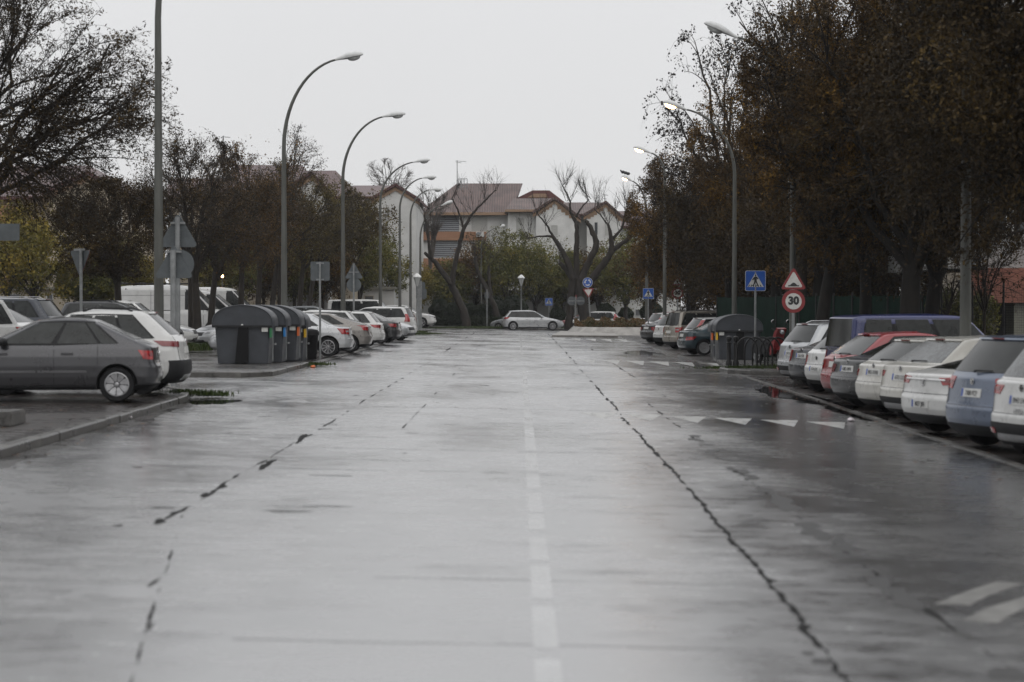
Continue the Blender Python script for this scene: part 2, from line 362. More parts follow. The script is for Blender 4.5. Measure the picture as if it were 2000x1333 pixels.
# right parking
g = MB(); sheet(g, 6.345, 40, 2, 139, -0.003, 4, 10); struct('right_parking', g, GM['parkr'])
kerb_run('gutter', [(6.47, 90), (6.42, 60), (6.36, 30), (6.3, 5)][::-1], h=.02, wdt=.14, stone=1.6)
slab('island', [(6.1, 58.6), (6.6, 57.8), (14, 57.6), (14, 74), (7.2, 74), (6.9, 66), (6.2, 60.2)], .10, GM['pave'])
kerb_run('kerb', [(6.35, 62.5), (6.0, 59.6), (6.1, 58.2), (6.7, 57.5), (12, 57.3)], h=.13)
kerb_run('kerb', [(7.0, 50.9), (8.6, 50.7)], h=.16, wdt=.3, stone=1.6)
# puddles
def blob(mb, c, rx, ry, lift, seed, n=40, skew=0.0):
    rr = random.Random(seed); ph = [rr.uniform(0, 6.28) for _ in range(4)]; pts = []
    for i in range(n):
        t = 2*math.pi*i/n; k = 1+.22*math.sin(2*t+ph[0])+.14*math.sin(3*t+ph[1])+.1*math.sin(5*t+ph[2])+.06*math.sin(9*t+ph[3])
        x = c[0]+rx*k*math.cos(t)+skew*math.sin(t)*ry; pts.append((x, c[1]+ry*k*math.sin(t)))
    polysheet(mb, pts, lift)
for i, (px, py, rx, ry, sk) in enumerate([(1545, 772, .62, 3.4, -.06), (412, 786, .40, 1.0, 0), (1640, 800, .3, 2.0, 0), (1255, 690, .6, 4.5, 0), (1700, 818, .22, 1.2, 0), (1610, 788, .5, 1.6, 0)]):
    c = G(px, py); g = MB(); blob(g, (c.x, c.y), rx, ry, .0014, i, skew=sk); tag(g.build('puddle', GM['water']), kind='structure')
g = MB(); rr = random.Random(31); yy = 14.0; L0 = []
while yy < 38: L0.append((-5.72+rr.gauss(0, .05)+.12*math.sin(yy*.9), yy)); yy += rr.uniform(.2, .5)
for (xa, ya), (xb, yb) in zip(L0, L0[1:]): g.add([(-5.99, ya, gz(-5.99)+.0012), (xa, ya, gz(xa)+.0012), (xb, yb, gz(xb)+.0012), (-5.99, yb, gz(-5.99)+.0012)], [(0,1,2,3)])
GM['gutter'] = wet_mat('gutter_grime', (.010, .009, .008), (.03, .027, .023), .06, .5, (1.2, 2.5), ior=1.6)
struct('gutter', g, GM['gutter'])
# cracks, joints, dark patched strips
def crack(mb, pts, w, lift, seed, broken=.25, step=.3):
    """ragged ribbon of old crack filler, thinning out to nothing here and there"""
    rr = random.Random(seed); y = pts[0][1]; rows = []; on = 1.0; off = 0.0; gap = 0
    while y < pts[-1][1]:
        for a, b in zip(pts, pts[1:]):
            if a[1] <= y <= b[1]: x = a[0]+(b[0]-a[0])*(y-a[1])/(b[1]-a[1])
        off = off*.85+rr.gauss(0, w*.26)
        if gap > 0: gap -= 1; on = max(0, on-.5)
        else:
            on = min(1, on+.4)
            if rr.random() < broken*.35: gap = rr.randint(2, 5)
        l, r = w*on*rr.uniform(.25, 1.15), w*on*rr.uniform(.25, 1.15)
        if rr.random() < .16: l *= 2.2
        if rr.random() < .16: r *= 2.2
        if rr.random() < .2: l *= .3; r *= .3
        rows.append((x+off, y, l, r)); y += step*rr.uniform(.4, 1.4)*(.35+y/55)
    for (x0, y0, l0, r0), (x1, y1, l1, r1) in zip(rows, rows[1:]):
        if l0+r0+l1+r1 > .004: mb.add([(x0-l0, y0, gz(x0-l0)+lift), (x0+r0, y0, gz(x0+r0)+lift), (x1+r1, y1, gz(x1+r1)+lift), (x1-l1, y1, gz(x1-l1)+lift)], [(0,1,2,3)])
g = MB()
crack(g, [(1.62, 8), (1.72, 11), (1.76, 16), (1.80, 40)], .030, .0012, 3, .06, .22)
crack(g, [(1.80, 40), (1.86, 70), (1.92, 135)], .030, .0012, 13, .6, .4)
crack(g, [(2.62, 9), (2.55, 20), (2.52, 40)], .026, .0012, 4, .9, .3)
crack(g, [(-1.87, 9.5), (-2.35, 13.0), (-2.95, 17.4)], .011, .0012, 5, .7, .25)
crack(g, [(-3.03, 17.0), (-2.95, 34), (-2.92, 60)], .030, .0012, 6, .7, .35)
crack(g, [(-2.9, 60), (-2.9, 130)], .04, .0012, 8, 1.2, .8)
crack(g, [(-1.75, 30), (-1.8, 120)], .03, .0012, 9, 2.0, .9)
crack(g, [(3.1, 40), (3.2, 120)], .03, .0012, 10, 2.0, .8)
struct('road_crack', g, GM['crack'])
# crumbled patches beside the seam between the two surfaces
g = MB(); rr = random.Random(21); yy = 10.5
while yy < 30:
    blob(g, (2.56+.003*(yy-10)+rr.gauss(0, .03), yy), rr.uniform(.03, .13), rr.uniform(.08, .4), .0014+rr.random()*.0002, int(yy*100), n=14, skew=rr.uniform(-.3, .3)); yy += rr.choice([.15, .25, .3, .5, 1.3])
blob(g, (1.64, 10.75), .05, .12, .0017, 3, n=12); blob(g, (1.60, 11.0), .03, .08, .0018, 4, n=12)
NP = len(g.f)
for px, py, rx, ry, sk in [(588, 857, .05, .8, -.05), (515, 912, .04, .55, -.05), (528, 903, .05, .3, 0), (400, 968, .04, .25, -.03), (310, 1020, .05, .2, -.03), (228, 1028, .04, .06, 0), (298, 1140, .012, .25, 0), (290, 1228, .016, .14, 0), (650, 930, .2, .06, 0), (560, 1000, .25, .06, 0), (640, 990, .22, .05, 0)]:
    c = G(px, py); blob(g, (c.x, c.y), rx, ry, .0013, px, n=22, skew=sk)
NC = len(g.f)
for _ in range(46):
    x = rr.choice([rr.uniform(2.8, 5.8), rr.uniform(-4.8, -.6)]); y = rr.uniform(16, 75); blob(g, (x, y), rr.uniform(.02, .12), rr.uniform(.01, .05)*(1+y/18), .0014+rr.random()*.0002, int(x*y*7), n=12)
g.m = [1 if NP <= i < NC-4 else 0 for i in range(len(g.f))]; struct('worn_spots', g, [GM['crumb'], GM['crack']])
g = MB()
rr = random.Random(5)
for (py, x0, x1) in [(1262, -1.6, 3.0), (1135, -1.0, 2.6), (883, -2.4, 3.4), (800, -5.6, 2.0), (848, -5.0, -2.6), (825, -5.6, -3.0), (860, -4.6, -2.0), (773, .9, 1.75), (705, -5.7, 5.8), (716, -5, 1), (905, -3.2, -1.4), (925, -2.6, -.2), (1000, -2.8, -1.4), (950, 2.6, 4.9), (900, 2.8, 5.6), (870, 2.8, 5.6), (1065, 2.7, 3.8), (748, -4.6, -1.0), (668, -4, -.6), (672, .5, 5)]:
    D = G(VX, py).y; x = x0
    while x < x1:
        l = rr.uniform(.15, .8); y = D+rr.gauss(0, .015)*(D/20); h = .012*rr.uniform(.4, 1.3)*(D/16)
        if rr.random() < .8: g.add([(x, y-h, gz(x)+.0008), (x+l, y-h*rr.uniform(.2, 1), gz(x+l)+.0008), (x+l, y+h*rr.uniform(.2, 1), gz(x+l)+.0008), (x, y+h, gz(x)+.0008)], [(0,1,2,3)])
        x += l
struct('road_joint', g, GM['joint'])
# painted markings
g = MB(); y = 8.6; rr = random.Random(2)
for (a, b) in [(1333, 1290), (1262, 1185), (1165, 1105), (1090, 1050), (1030, 1005), (995, 962), (950, 925), (915, 885), (875, 800)]:
    ya, yb = G(VX, a+6).y, G(VX, b).y
    sheet(g, .08, .22, ya, yb, .001)
sheet(g, .09, .20, 37.5, 60, .001); sheet(g, .05, .14, 75, 128, .001)
struct('centre_line', g, GM['paintfaint'])
g = MB()
def teeth(y0, x0, pitch, n, wd, dp, lift=.001, slope=0.0):
    for i in range(n):
        a = x0+i*pitch
        yy = y0 - slope*i
        g.add([(a, yy, gz(a)+lift), (a+wd, yy, gz(a+wd)+lift), (a+wd/2, yy-dp, gz(a+wd/2)+lift)], [(2,1,0)])
D1 = G(1300, 808).y
teeth(D1-.2, 1.1, .76, 6, .66, 1.9, slope=.30)
D2 = G(1200, 703).y
teeth(D2, 1.25, .82, 7, .68, 5.0, slope=.3)
D3 = G(1130, 661).y
teeth(D3, 1.2, .86, 6, .66, 8.0, slope=.3)
struct('hump_marking', g, GM['paintw'])
g = MB()
teeth(D1+1.2, -5.4, .85, 5, .7, -1.6); teeth(D2+1, -5.0, .85, 6, .7, -3)
# worn marks at the left and long dashes further on
for (px, py, wx, wy) in [(95, 958, .5, .25), (200, 962, .3, .2), (40, 1020, .5, .22), (150, 1008, .35, .12), (60, 1066, .45, .12), (170, 1110, .25, .1)]:
    c = G(px, py); blob(g, (c.x, c.y), wx*.5, wy, .001, px, n=18)
for px in (870, 905, 950, 985):
    c = G(px, 659); sheet(g, c.x-.35, c.x+.35, c.y-.6, c.y+.8, .001)
for (y0, x0, x1, d) in [(D2+.4, -3.2, .9, 1.0), (D1+.5, -3.4, -.2, .35), (D2-2.2, -4.4, -1.0, .8), (D3+2, -3, 1, 2.0)]: sheet(g, x0, x1, y0, y0+d, .0011)
struct('worn_marking', g, GM['paintfaint'])
# broad white strokes of the arrow near the right edge, bent outward
g = MB()
def stroke(pp, lift=.001):
    v = [G(px, py, lift) for px, py in pp]; g.add(v, [tuple(range(len(v)))])
stroke([(1826, 1181), (1895, 1184), (1938, 1162), (1878, 1160)]); stroke([(1878, 1160), (1938, 1162), (2004, 1141), (1945, 1137)])
stroke([(1945, 1137), (2004, 1141), (2080, 1160), (2060, 1148)])
stroke([(1878, 1214), (1950, 1218), (1990, 1195), (1925, 1190)]); stroke([(1925, 1190), (1990, 1195), (2090, 1160), (2030, 1158)])
struct('arrow_marking', g, mat('grey_road_paint', (.30, .295, .28), .34, coat=.3, var=.5, vscale=6, col2=(.16, .157, .15), bump=.1))  # greyer mix than the paint of the hump teeth
# splitter island and the roundabout planter
a, b_, c_, d_ = G(1078, 659, .0), G(1207, 660, .0), G(1198, 654, .0), G(1095, 650, .0)
slab('splitter_island', [(a.x, a.y), (b_.x, b_.y), (c_.x, c_.y), (d_.x, d_.y)], .12, M['concrete'])

def litter_leaves(boxes, seed=4):
    rr = random.Random(seed); g = MB()
    for (x0, x1, y0, y1, n, lift) in boxes:
        for _ in range(n):
            x, y = rr.uniform(x0, x1), rr.uniform(y0, y1); s_ = rr.uniform(.02, .05); a = rr.uniform(0, 6.28); c, d = math.cos(a)*s_, math.sin(a)*s_; z = gz(x)+lift+.002
            g.add([(x-c, y-d, z), (x+d*.6, y-c*.6, z+rr.uniform(0, .012)), (x+c, y+d, z+.003), (x-d*.6, y+c*.6, z+rr.uniform(0, .012))], [(0, 1, 2, 3)], rr.randint(0, 2))
    o = g.build('fallen_leaves', [mat('wet_leaf_brown', (.06, .028, .014), .3), mat('wet_leaf_rust', (.13, .055, .018), .3), mat('wet_leaf_dark', (.03, .018, .012), .3)]); tag(o, 'wet brown leaves fallen along the kerbs and between the cars', 'leaves', kind='stuff')
litter_leaves([(6.6, 12, 14, 60, 2600, -.003), (6.0, 6.45, 12, 75, 420, .01), (4.6, 6.3, 12, 60, 160, .0), (-5.98, -5.4, 14, 36, 120, .0), (-9, -6.2, 15, 39.5, 420, .10), (-10, -6.3, 49, 57, 200, .105), (-9.5, -6.0, 58.5, 110, 500, .02)])
# ================================================================ vehicles
def lerp_tab(tab, z):
    if z <= tab[0][0]: return tab[0][1]
    for a, b in zip(tab, tab[1:]):
        if z <= b[0]:
            return a[1] if b[0] == a[0] else a[1]+(b[1]-a[1])*(z-a[0])/(b[0]-a[0])
    return tab[-1][1]
def smooth_tab(tab, z, k=.022):
    return (lerp_tab(tab, z-k)+2*lerp_tab(tab, z-k*.4)+2*lerp_tab(tab, z)+2*lerp_tab(tab, z+k*.4)+lerp_tab(tab, z+k))/8
class Shape:
    """horizontal slices: rear end, front end and half width as functions of height"""
    def __init__(s, L, W, H, kind, **o):
        s.L, s.W, s.H, s.kind = L, W, H, kind
        g = lambda k, d: o.get(k, d)
        cl = s.cl = g('cl', .2)
        if kind in ('hatch', 'mini'): zb, zg, xg, xg2 = .93, .98, .16, .50; xc, xw = L-1.12, L-1.95
        elif kind == 'fastback': zb, zg, xg, xg2 = .90, .97, .34, 1.28; xc, xw = L-1.2, L-2.05
        elif kind == 'suv': zb, zg, xg, xg2 = 1.02, 1.06, .16, .50; xc, xw = L-1.15, L-1.95
        elif kind == 'estate': zb, zg, xg, xg2 = .93, .98, .12, .50; xc, xw = L-1.25, L-2.05
        elif kind == 'mpv': zb, zg, xg, xg2 = 1.0, 1.06, .10, .34; xc, xw = L-.95, L-1.95
        elif kind == 'sedan': zb, zg, xg, xg2 = .92, 1.01, .62, 1.28; xc, xw = L-1.3, L-2.15
        elif kind == 'minivan': zb, zg, xg, xg2 = 1.02, 1.1, .04, .12; xc, xw = L-.9, L-1.6
        elif kind == 'van': zb, zg, xg, xg2 = 1.25, 1.4, .03, .10; xc, xw = L-.72, L-1.75
        zb = g('zb', zb); zg = g('zg', zg); xg = g('xg', xg); xg2 = g('xg2', xg2); xc = g('xc', xc); xw = g('xw', xw)
        s.zb, s.zg, s.xg, s.xg2, s.xc, s.xw = zb, zg, xg, xg2, xc, xw
        zn = s.zn = g('zn', {'suv': .86, 'van': .98, 'minivan': .85, 'mpv': .76}.get(kind, .70)); zc = s.zc = g('zc', zb+.04 if kind != 'van' else 1.3)
        ht = s.ht = g('ht', .09 if kind != 'van' else .22)
        rr = [(cl, .16), (cl+.10, .05), (.42, .0), (.58, .0), (.635, .03), (zb-.22, .055)]
        if kind in ('sedan',): rr += [(zb, .09), (zb+.05, .13), (zg-.015, .55)]
        elif kind == 'fastback': rr += [(zb, .08), (zb+.035, .14)]
        elif kind == 'van': rr = [(cl, .1), (.5, 0), (.62, .03)]
        else: rr += [(zb, .09)]
        rr += [(zg, xg), (s.H-ht, xg2), (s.H-ht*.5, xg2+.10), (s.H-ht*.2, xg2+.45), (s.H-.004, xg2+.95), (s.H, L*.46)]
        ff = [(cl, L-.2), (cl+.12, L-.03), (.48, L), (.60, L-.03), (zn-.06, L-.07), (zn, L-.14), (zn+(zc-zn)*.5, L-.14-(L-.14-xc)*.36), (zc, xc),
              (s.H-ht, xw), (s.H-ht*.5, xw-.16), (s.H-ht*.2, xw-.48), (s.H-.004, xw-.85 if xw-.85 > L*.47 else L*.47), (s.H, L*.465)]
        s.rr, s.ff = sorted(rr), sorted(ff)
        tb = g('tumble', {'suv': .21, 'mpv': .19, 'minivan': .13, 'van': .09}.get(kind, .235)); hw = W/2
        s.ww = [(cl, hw-.13), (cl+.08, hw-.05), (.42, hw-.012), (.60, hw), (zb-.16, hw-.008), (zb-.02, hw-.04), (zb+.03, hw-.065), (s.H-ht-.03, hw-tb), (s.H-ht*.55, hw-tb-.045), (s.H-ht*.2, hw-tb-.14), (s.H-.004, hw-tb-.36), (s.H, hw-tb-.5)]
        s.cr = [(cl, .30), (.62, .26), (zb, .20), (zb+.08, .14), (s.H, .14)]
        s.cf = [(cl, .42), (.62, .45), (zn, .40), (zc, .20), (s.H, .2)]
        if kind == 'van' or kind == 'minivan': s.cr = [(cl, .08), (s.H, .08)]
        s.bow_r = g('bow_r', .10 if kind not in ('van', 'minivan') else .03); s.bow_f = g('bow_f', .16)
        s.R = lambda z: smooth_tab(s.rr, z); s.Fr = lambda z: smooth_tab(s.ff, z)
        s.Wd = lambda z: smooth_tab(s.ww, z)
        s.rw = g('rw', .31 if kind not in ('suv', 'van') else .35)
        s.xra = g('xra', .78 if kind not in ('mini',) else .5); s.xfa = g('xfa', L-.88)
        if kind == 'van': s.xra = 1.1
    def taper(s, x, z):
        L = s.L; t = 1.0
        if x > .62*L: t -= .11*((x-.62*L)/(.38*L))**2.2
        if x < .25*L: t -= .07*((.25*L-x)/(.25*L))**2
        if s.kind in ('van', 'minivan'): t = 1-(1-t)*.35
        return t
    def pt(s, u, z, sd=1):
        w = s.Wd(z); Re = s.R(z); Fe = s.Fr(z)
        r = min(lerp_tab(s.cr, z), w*.45, (Fe-Re)*.3); f = min(lerp_tab(s.cf, z), w*.6, (Fe-Re)*.3)
        if u <= 1: y = u*(w-r); x = Re+s.bow_r*(y/w)**2
        elif u <= 2:
            t = (u-1)*math.pi/2; x = Re+s.bow_r*((w-r)/w)**2+r-r*math.cos(t); y = w-r+r*math.sin(t)
        elif u <= 3:
            a = Re+s.bow_r*((w-r)/w)**2+r; b = Fe-s.bow_f*((w-f)/w)**2-f; x = a+(b-a)*(u-2); y = w
        elif u <= 4:
            t = (u-3)*math.pi/2; x = Fe-s.bow_f*((w-f)/w)**2-f+f*math.sin(t); y = w-f+f*math.cos(t)
        else: y = (5-u)*(w-f); x = Fe-s.bow_f*(y/w)**2
        return Vector((x, sd*y*s.taper(x, z), z))
    def u_of_x(s, x, z):
        lo, hi = 1.0, 4.0
        for _ in range(22):
            m = (lo+hi)/2
            if s.pt(m, z).x < x: lo = m
            else: hi = m
        return (lo+hi)/2
    def u_of_s(s, d, z, front=False):
        """distance measured round the end, from its centre line"""
        w = s.Wd(z)
        if front:
            f = min(lerp_tab(s.cf, z), w*.6); a = w-f
            if d <= a: return 5-d/a
            if d <= a+f*1.57: return 4-(d-a)/(f*1.57)
            return 3-(d-a-f*1.57)/max(.5, s.L*.6)
        r = min(lerp_tab(s.cr, z), w*.45); a = w-r
        if d <= a: return d/a
        if d <= a+r*1.57: return 1+(d-a)/(r*1.57)
        return 2+(d-a-r*1.57)/max(.5, s.L*.6)
    def nrm(s, u, z, sd):
        e = .004; p = s.pt
        u0, u1 = max(0, u-.01), min(5, u+.01)
        a = p(u1, z, sd)-p(u0, z, sd); b = p(u, z+e, sd)-p(u, z-e, sd)
        n = -a.cross(b)*sd
        return n.normalized() if n.length > 1e-9 else Vector((0, 0, 1))
    def body_mb(s):
        H, cl = s.H, s.cl; zs = set([cl, H])
        for tab in (s.rr, s.ff, s.ww):
            for z, _ in tab: zs.update([z-.018, z, z+.018])
        z = cl
        while z < H: zs.add(z); z += .05
        zs = sorted(t for t in zs if cl <= t <= H); q = [zs[0]]
        for t in zs[1:]:
            if t-q[-1] > .008: q.append(t)
        q[-1] = H
        us = [i/4 for i in range(4)]+[1+i/5 for i in range(5)]+[2+i/20 for i in range(20)]+[3+i/5 for i in range(5)]+[4+i/5 for i in range(6)]
        ring = [(u, 1) for u in us]+[(u, -1) for u in us[::-1][1:-1]]
        g = MB(); n = len(ring)
        for z in q:
            for u, sd in ring: g.v.append(tuple(s.pt(u, z, sd)))
        for j in range(len(q)-1):
            for i in range(n): g.f.append((j*n+i, (j+1)*n+i, (j+1)*n+(i+1) % n, j*n+(i+1) % n)); g.m.append(0)
        g.f.append(tuple(range(n))); g.m.append(0)
        o = (len(q)-1)*n; g.f.append(tuple(range(o, o+n))[::-1]); g.m.append(0)
        return g
def patch(S, g, fn, nu, nv, off, sd=1, mi=0, flip=False):
    """fn(a, b) -> (u, z); builds the surface patch lifted by off with its rim turned in"""
    base = len(g.v); idx = {}
    for j in range(-1, nv+2):
        for i in range(-1, nu+2):
            a = min(max(i, 0), nu)/nu; b = min(max(j, 0), nv)/nv
            u, z = fn(a, b); z = min(max(z, S.cl+.001), S.H-.001); rim = i < 0 or j < 0 or i > nu or j > nv
            ssd = sd
            if u < 0: ssd = -sd; u = -u
            p = S.pt(u, z, ssd)+S.nrm(u, z, ssd)*(off if not rim else -.012)
            idx[i, j] = len(g.v); g.v.append(tuple(p))
    for j in range(-1, nv+1):
        for i in range(-1, nu+1):
            f = (idx[i, j], idx[i+1, j], idx[i+1, j+1], idx[i, j+1])
            g.f.append(f); g.m.append(mi)
    return g
def side_patch(S, g, low, up, off, sd, nu=14, nv=4, mi=0):
    """low/up: two polylines [(x, z)...] of equal count"""
    def ev(pl, t):
        k = t*(len(pl)-1); i = min(int(k), len(pl)-2); t = k-i
        return pl[i][0]+(pl[i+1][0]-pl[i][0])*t, pl[i][1]+(pl[i+1][1]-pl[i][1])*t
    def fn(a, b):
        l = ev(low, a); h = ev(up, a); x = l[0]+(h[0]-l[0])*b; z = l[1]+(h[1]-l[1])*b
        return S.u_of_x(x, z), z
    return patch(S, g, fn, nu, nv, off, sd, mi)
def end_patch(S, g, q, off, sd=1, nu=8, nv=3, mi=0, front=False):
    """q: [(s, z)] four corners: low-in, low-out, high-out, high-in; s may be negative for a patch across the centre"""
    def fn(a, b):
        l = [q[0][k]+(q[1][k]-q[0][k])*a for k in (0, 1)]; h = [q[3][k]+(q[2][k]-q[3][k])*a for k in (0, 1)]
        d = l[0]+(h[0]-l[0])*b; z = l[1]+(h[1]-l[1])*b; z = min(max(z, S.cl+.001), S.H-.001)
        u = S.u_of_s(abs(d), z, front)
        if d < 0:
            if front: return (-u, z)
            return (-u, z)
        return u, z
    return patch(S, g, fn, nu, nv, off, sd, mi)
_wheel = {}
def wheel_meshes(r, style):
    k = (round(r, 2), style)
    if k in _wheel: return _wheel[k]
    T = Matrix.Rotation(R(90), 4, 'X'); w = .20
    g = MB(); g.lathe([(r*.55, -w/2), (r*.70, -w/2), (r*.93, -w/2), (r*.99, -w*.36), (r, -w*.15), (r, w*.15), (r*.99, w*.36), (r*.93, w/2), (r*.70, w/2), (r*.68, w/2-.015), (r*.66, 0)], 36, T)
    ty = g.mesh('tyre', M['tyre'], 35)
    g = MB()
    # rim faces local -y; barrel, dish, spokes
    rr_ = r*.69
    g.lathe([(rr_*.2, .00), (rr_*.9, .02), (rr_*.97, .06), (rr_, w/2-.01), (rr_*.99, w/2), (rr_*.93, w/2), (rr_*.91, .04), (rr_*.2, .03)], 32, T, 1 if style != 'hub' else 0)
    n = {'five': 5, 'ten': 10, 'petal': 8, 'hub': 7, 'six': 6, 'twin': 5}[style]
    g.lathe([(rr_*.93, w/2-.02), (rr_*1.0, w/2-.01), (rr_*1.0, w/2), (rr_*.93, w/2+.003), (rr_*.90, w/2-.005), (rr_*.90, w/2-.03)], 32, T, 0, False)
    for i in range(n):
        a = 2*math.pi*i/n+.3
        if style == 'petal': prof = [(.16, .05), (.45, .16), (.75, .27), (.93, .25), (.99, .12)]
        elif style == 'ten': prof = [(.15, .06), (.5, .05), (.95, .075)]
        elif style == 'hub': prof = [(.15, .12), (.5, .26), (.93, .36)]
        elif style == 'twin': prof = [(.15, .13), (.5, .10), (.95, .14)]
        else: prof = [(.15, .14), (.5, .105), (.95, .16)]
        pts = [(rr_*p, rr_*h) for p, h in prof]; pl = pts+[(x, -y) for x, y in pts[::-1]]
        vs = []; m = len(pl)
        ca, sa = math.cos(a), math.sin(a)
        for dep, sc_ in ((w/2-.008, 1), (w/2-.045, 1.0)):
            for x, y in pl:
                dd = dep-(.02*(1-min(1, x/rr_)))
                vs.append((x*ca-y*sa*sc_, -dd, x*sa+y*ca*sc_))
        g.add(vs, [tuple(range(m)), tuple(range(2*m-1, m-1, -1))]+[(k2, k2+m, (k2+1) % m+m, (k2+1) % m) for k2 in range(m)], 0)
        if style == 'twin' or style == 'petal':
            T2 = Matrix.Translation((rr_*.24*math.cos(a+.39), -(w/2-.006), rr_*.24*math.sin(a+.39)))@T
            g.lathe([(.014, -.004), (.010, .006)], 8, T2, 1)
    g.lathe([(rr_*.20, w/2-.05), (rr_*.22, w/2-.02), (rr_*.17, w/2-.005), (rr_*.05, w/2)], 14, T, 0)
    rm = g.mesh('rim', [M['rim'] if style != 'dark' else M['rimdark'], M['rimdark']], 35)
    _wheel[k] = (ty, rm); return _wheel[k]
def cut_arches(o, S):
    g = MB(); T = Matrix.Rotation(R(90), 4, 'X'); hw = S.W/2
    for xa in (S.xra, S.xfa):
        for sd in (-1, 1):
            y0, y1 = sorted((sd*(hw-.30), sd*(hw+.2)))
            g.lathe([(S.rw+.045, -y1), (S.rw+.045, -y0)], 30, Matrix.Translation((xa, 0, S.rw+.01))@T)
    c = g.build('cutter', [M['arch']])
    md = o.modifiers.new('b', 'BOOLEAN'); md.operation = 'DIFFERENCE'; md.object = c; md.solver = 'EXACT'; md.material_mode = 'TRANSFER'
    dg = bpy.context.evaluated_depsgraph_get(); me = bpy.data.meshes.new_from_object(o.evaluated_get(dg))
    o.modifiers.clear(); old = o.data; o.data = me; bpy.data.meshes.remove(old)
    cm = c.data; bpy.data.objects.remove(c); bpy.data.meshes.remove(cm)
    me.polygons.foreach_set('use_smooth', [True]*len(me.polygons)); me.update(); me.set_sharp_from_angle(angle=R(32))
def join_into(o, g, m_):
    me = o.data; k = len(me.materials); me.materials.append(m_)
    bm = bmesh.new(); bm.from_mesh(me); vs = [bm.verts.new(v) for v in g.v]
    for f in g.f:
        fc = bm.faces.new([vs[i] for i in f]); fc.material_index = k
    bm.to_mesh(me); bm.free(); me.update()
def vehicle(name, label, cat, S, col, px, D, alpha, ref=(0, 1), metal=0.0, rim='five', near=True, lift=0.0, group=None,
            lamp=None, plate=None, cladding=False, rails=False, lower=None, wins=None, wipe=True, glass=None, boxlamp=None,
            pz=None, emblem=True, mirrors=True, rear_glass=None, extra=None, fog=False, lampmat=None, third=True, arch=True):
    # world heading: alpha degrees from +Y towards +X
    h = R(90-alpha); hw = S.W/2; L, H = S.L, S.H
    loc = XD(px, D, lift); off = Vector((ref[0]*L, ref[1]*hw, 0))
    c, s_ = math.cos(h), math.sin(h); off = Vector((off.x*c-off.y*s_, off.x*s_+off.y*c, 0))
    base = loc-off; ctr = base+Vector((c*L/2, s_*L/2, 0)); base.z = gz(ctr.x if abs(ctr.x-loc.x) < 3 else loc.x)+lift
    if lift == 0 and base.x > 6: base.z = gz(loc.x+.6)
    t = thing(name, label, cat, base, h, group)
    PM = paint(col, metal)
    b = S.body_mb().build('body', [PM], None, 32)
    if arch: cut_arches(b, S)
    b.parent = t
    zb, zg, cl = S.zb, S.zg, S.cl; zt = H-S.ht-.015; G_ = glass or M['glass']
    # glazing
    gw = lambda z: S.Wd(z)-.075
    zg0 = zg+.025
    z0, z1 = zg0, zt
    g = MB(); end_patch(S, g, [(-gw(z0), z0), (gw(z0), z0), (gw(z1)-.02, z1), (-gw(z1)+.02, z1)], .005, 1, 16, 5)
    if not (S.kind == 'van'): rg = g.build('rear_window', rear_glass or G_, t, 30)
    zc0 = S.zc+.03
    g = MB(); end_patch(S, g, [(-gw(zc0), zc0), (gw(zc0), zc0), (gw(z1)-.02, z1), (-gw(z1)+.02, z1)], .005, 1, 16, 5, front=True)
    g.build('windscreen', M['glass_wet'], t, 30)
    xf0, xf1 = S.xc-.30, S.xw-.16      # front edge of side glass at the bottom and top
    zs0, zs1 = zb+.045, zt+.005
    xr0 = {'hatch': .52, 'mini': .45, 'fastback': 1.0, 'suv': .50, 'estate': .38, 'mpv': .36, 'sedan': 1.12, 'minivan': .32, 'van': L-2.25}[S.kind]
    xr1 = {'hatch': .80, 'mini': .7, 'fastback': 1.55, 'suv': .84, 'estate': .70, 'mpv': .6, 'sedan': 1.62, 'minivan': .42, 'van': L-2.25}[S.kind]
    if wins: xr0, xr1 = wins
    for sd in (1, -1):
        g = MB(); side_patch(S, g, [(xr0-.03, zs0+.02), ((xr0+xf0)/2, zs0-.015), (xf0+.02, zs0-.015)], [(xr1-.02, zs1), ((xr1+xf1)/2, zs1+.015), (xf1+.02, zs1)], .004, sd, 18, 4)
        tr = g.build('window_trim', M['trim'], t, 30)
        n = 3 if (S.kind in ('suv', 'estate', 'mpv', 'hatch', 'fastback', 'minivan')) else (1 if S.kind in ('van', 'mini') else 2)
        if S.kind == 'mini': cuts = [(0, .30), (.36, 1)]
        elif n == 1: cuts = [(0.04, .96)]
        elif n == 2: cuts = [(0.0, .42), (.48, 1)]
        elif S.kind == 'hatch' or S.kind == 'fastback': cuts = [(0.0, .13), (.16, .50), (.55, 1)]
        else: cuts = [(0.0, .24), (.28, .60), (.64, 1)]
        for a, b_ in cuts:
            def at(f, top): return ((xr1+(xf1-xr1)*f, zs1-.02) if top else (xr0+(xf0-xr0)*f, zs0+.012))
            g = MB(); side_patch(S, g, [at(a, 0), at(b_, 0)], [at(a, 1), at(b_, 1)], .009, sd, 8, 4)
            g.build('side_window', G_, t, 30)
    # lamps
    lp = lamp or (.66, zb-.02, .30, .16)          # z0, z1, inward reach, round the corner reach
    for sd in (1, -1):
        g = MB(); w0 = S.Wd((lp[0]+lp[1])/2)
        if boxlamp: end_patch(S, g, [(w0-boxlamp[2], boxlamp[0]), (w0+.06+boxlamp[3], boxlamp[0]+.02), (S.Wd(boxlamp[1])+.06, boxlamp[1]), (S.Wd(boxlamp[1])-.10, boxlamp[1])], .010, sd, 6, 6)
        else: end_patch(S, g, [(w0-lp[2]*.75, lp[0]), (w0+lp[3]*.6, lp[0]+.02), (w0+lp[3], lp[1]), (w0-lp[2], lp[1]-.02)], .010, sd, 8, 4)
        tl = g.build('tail_lamp', lampmat or M['red_lamp'], t, 30)
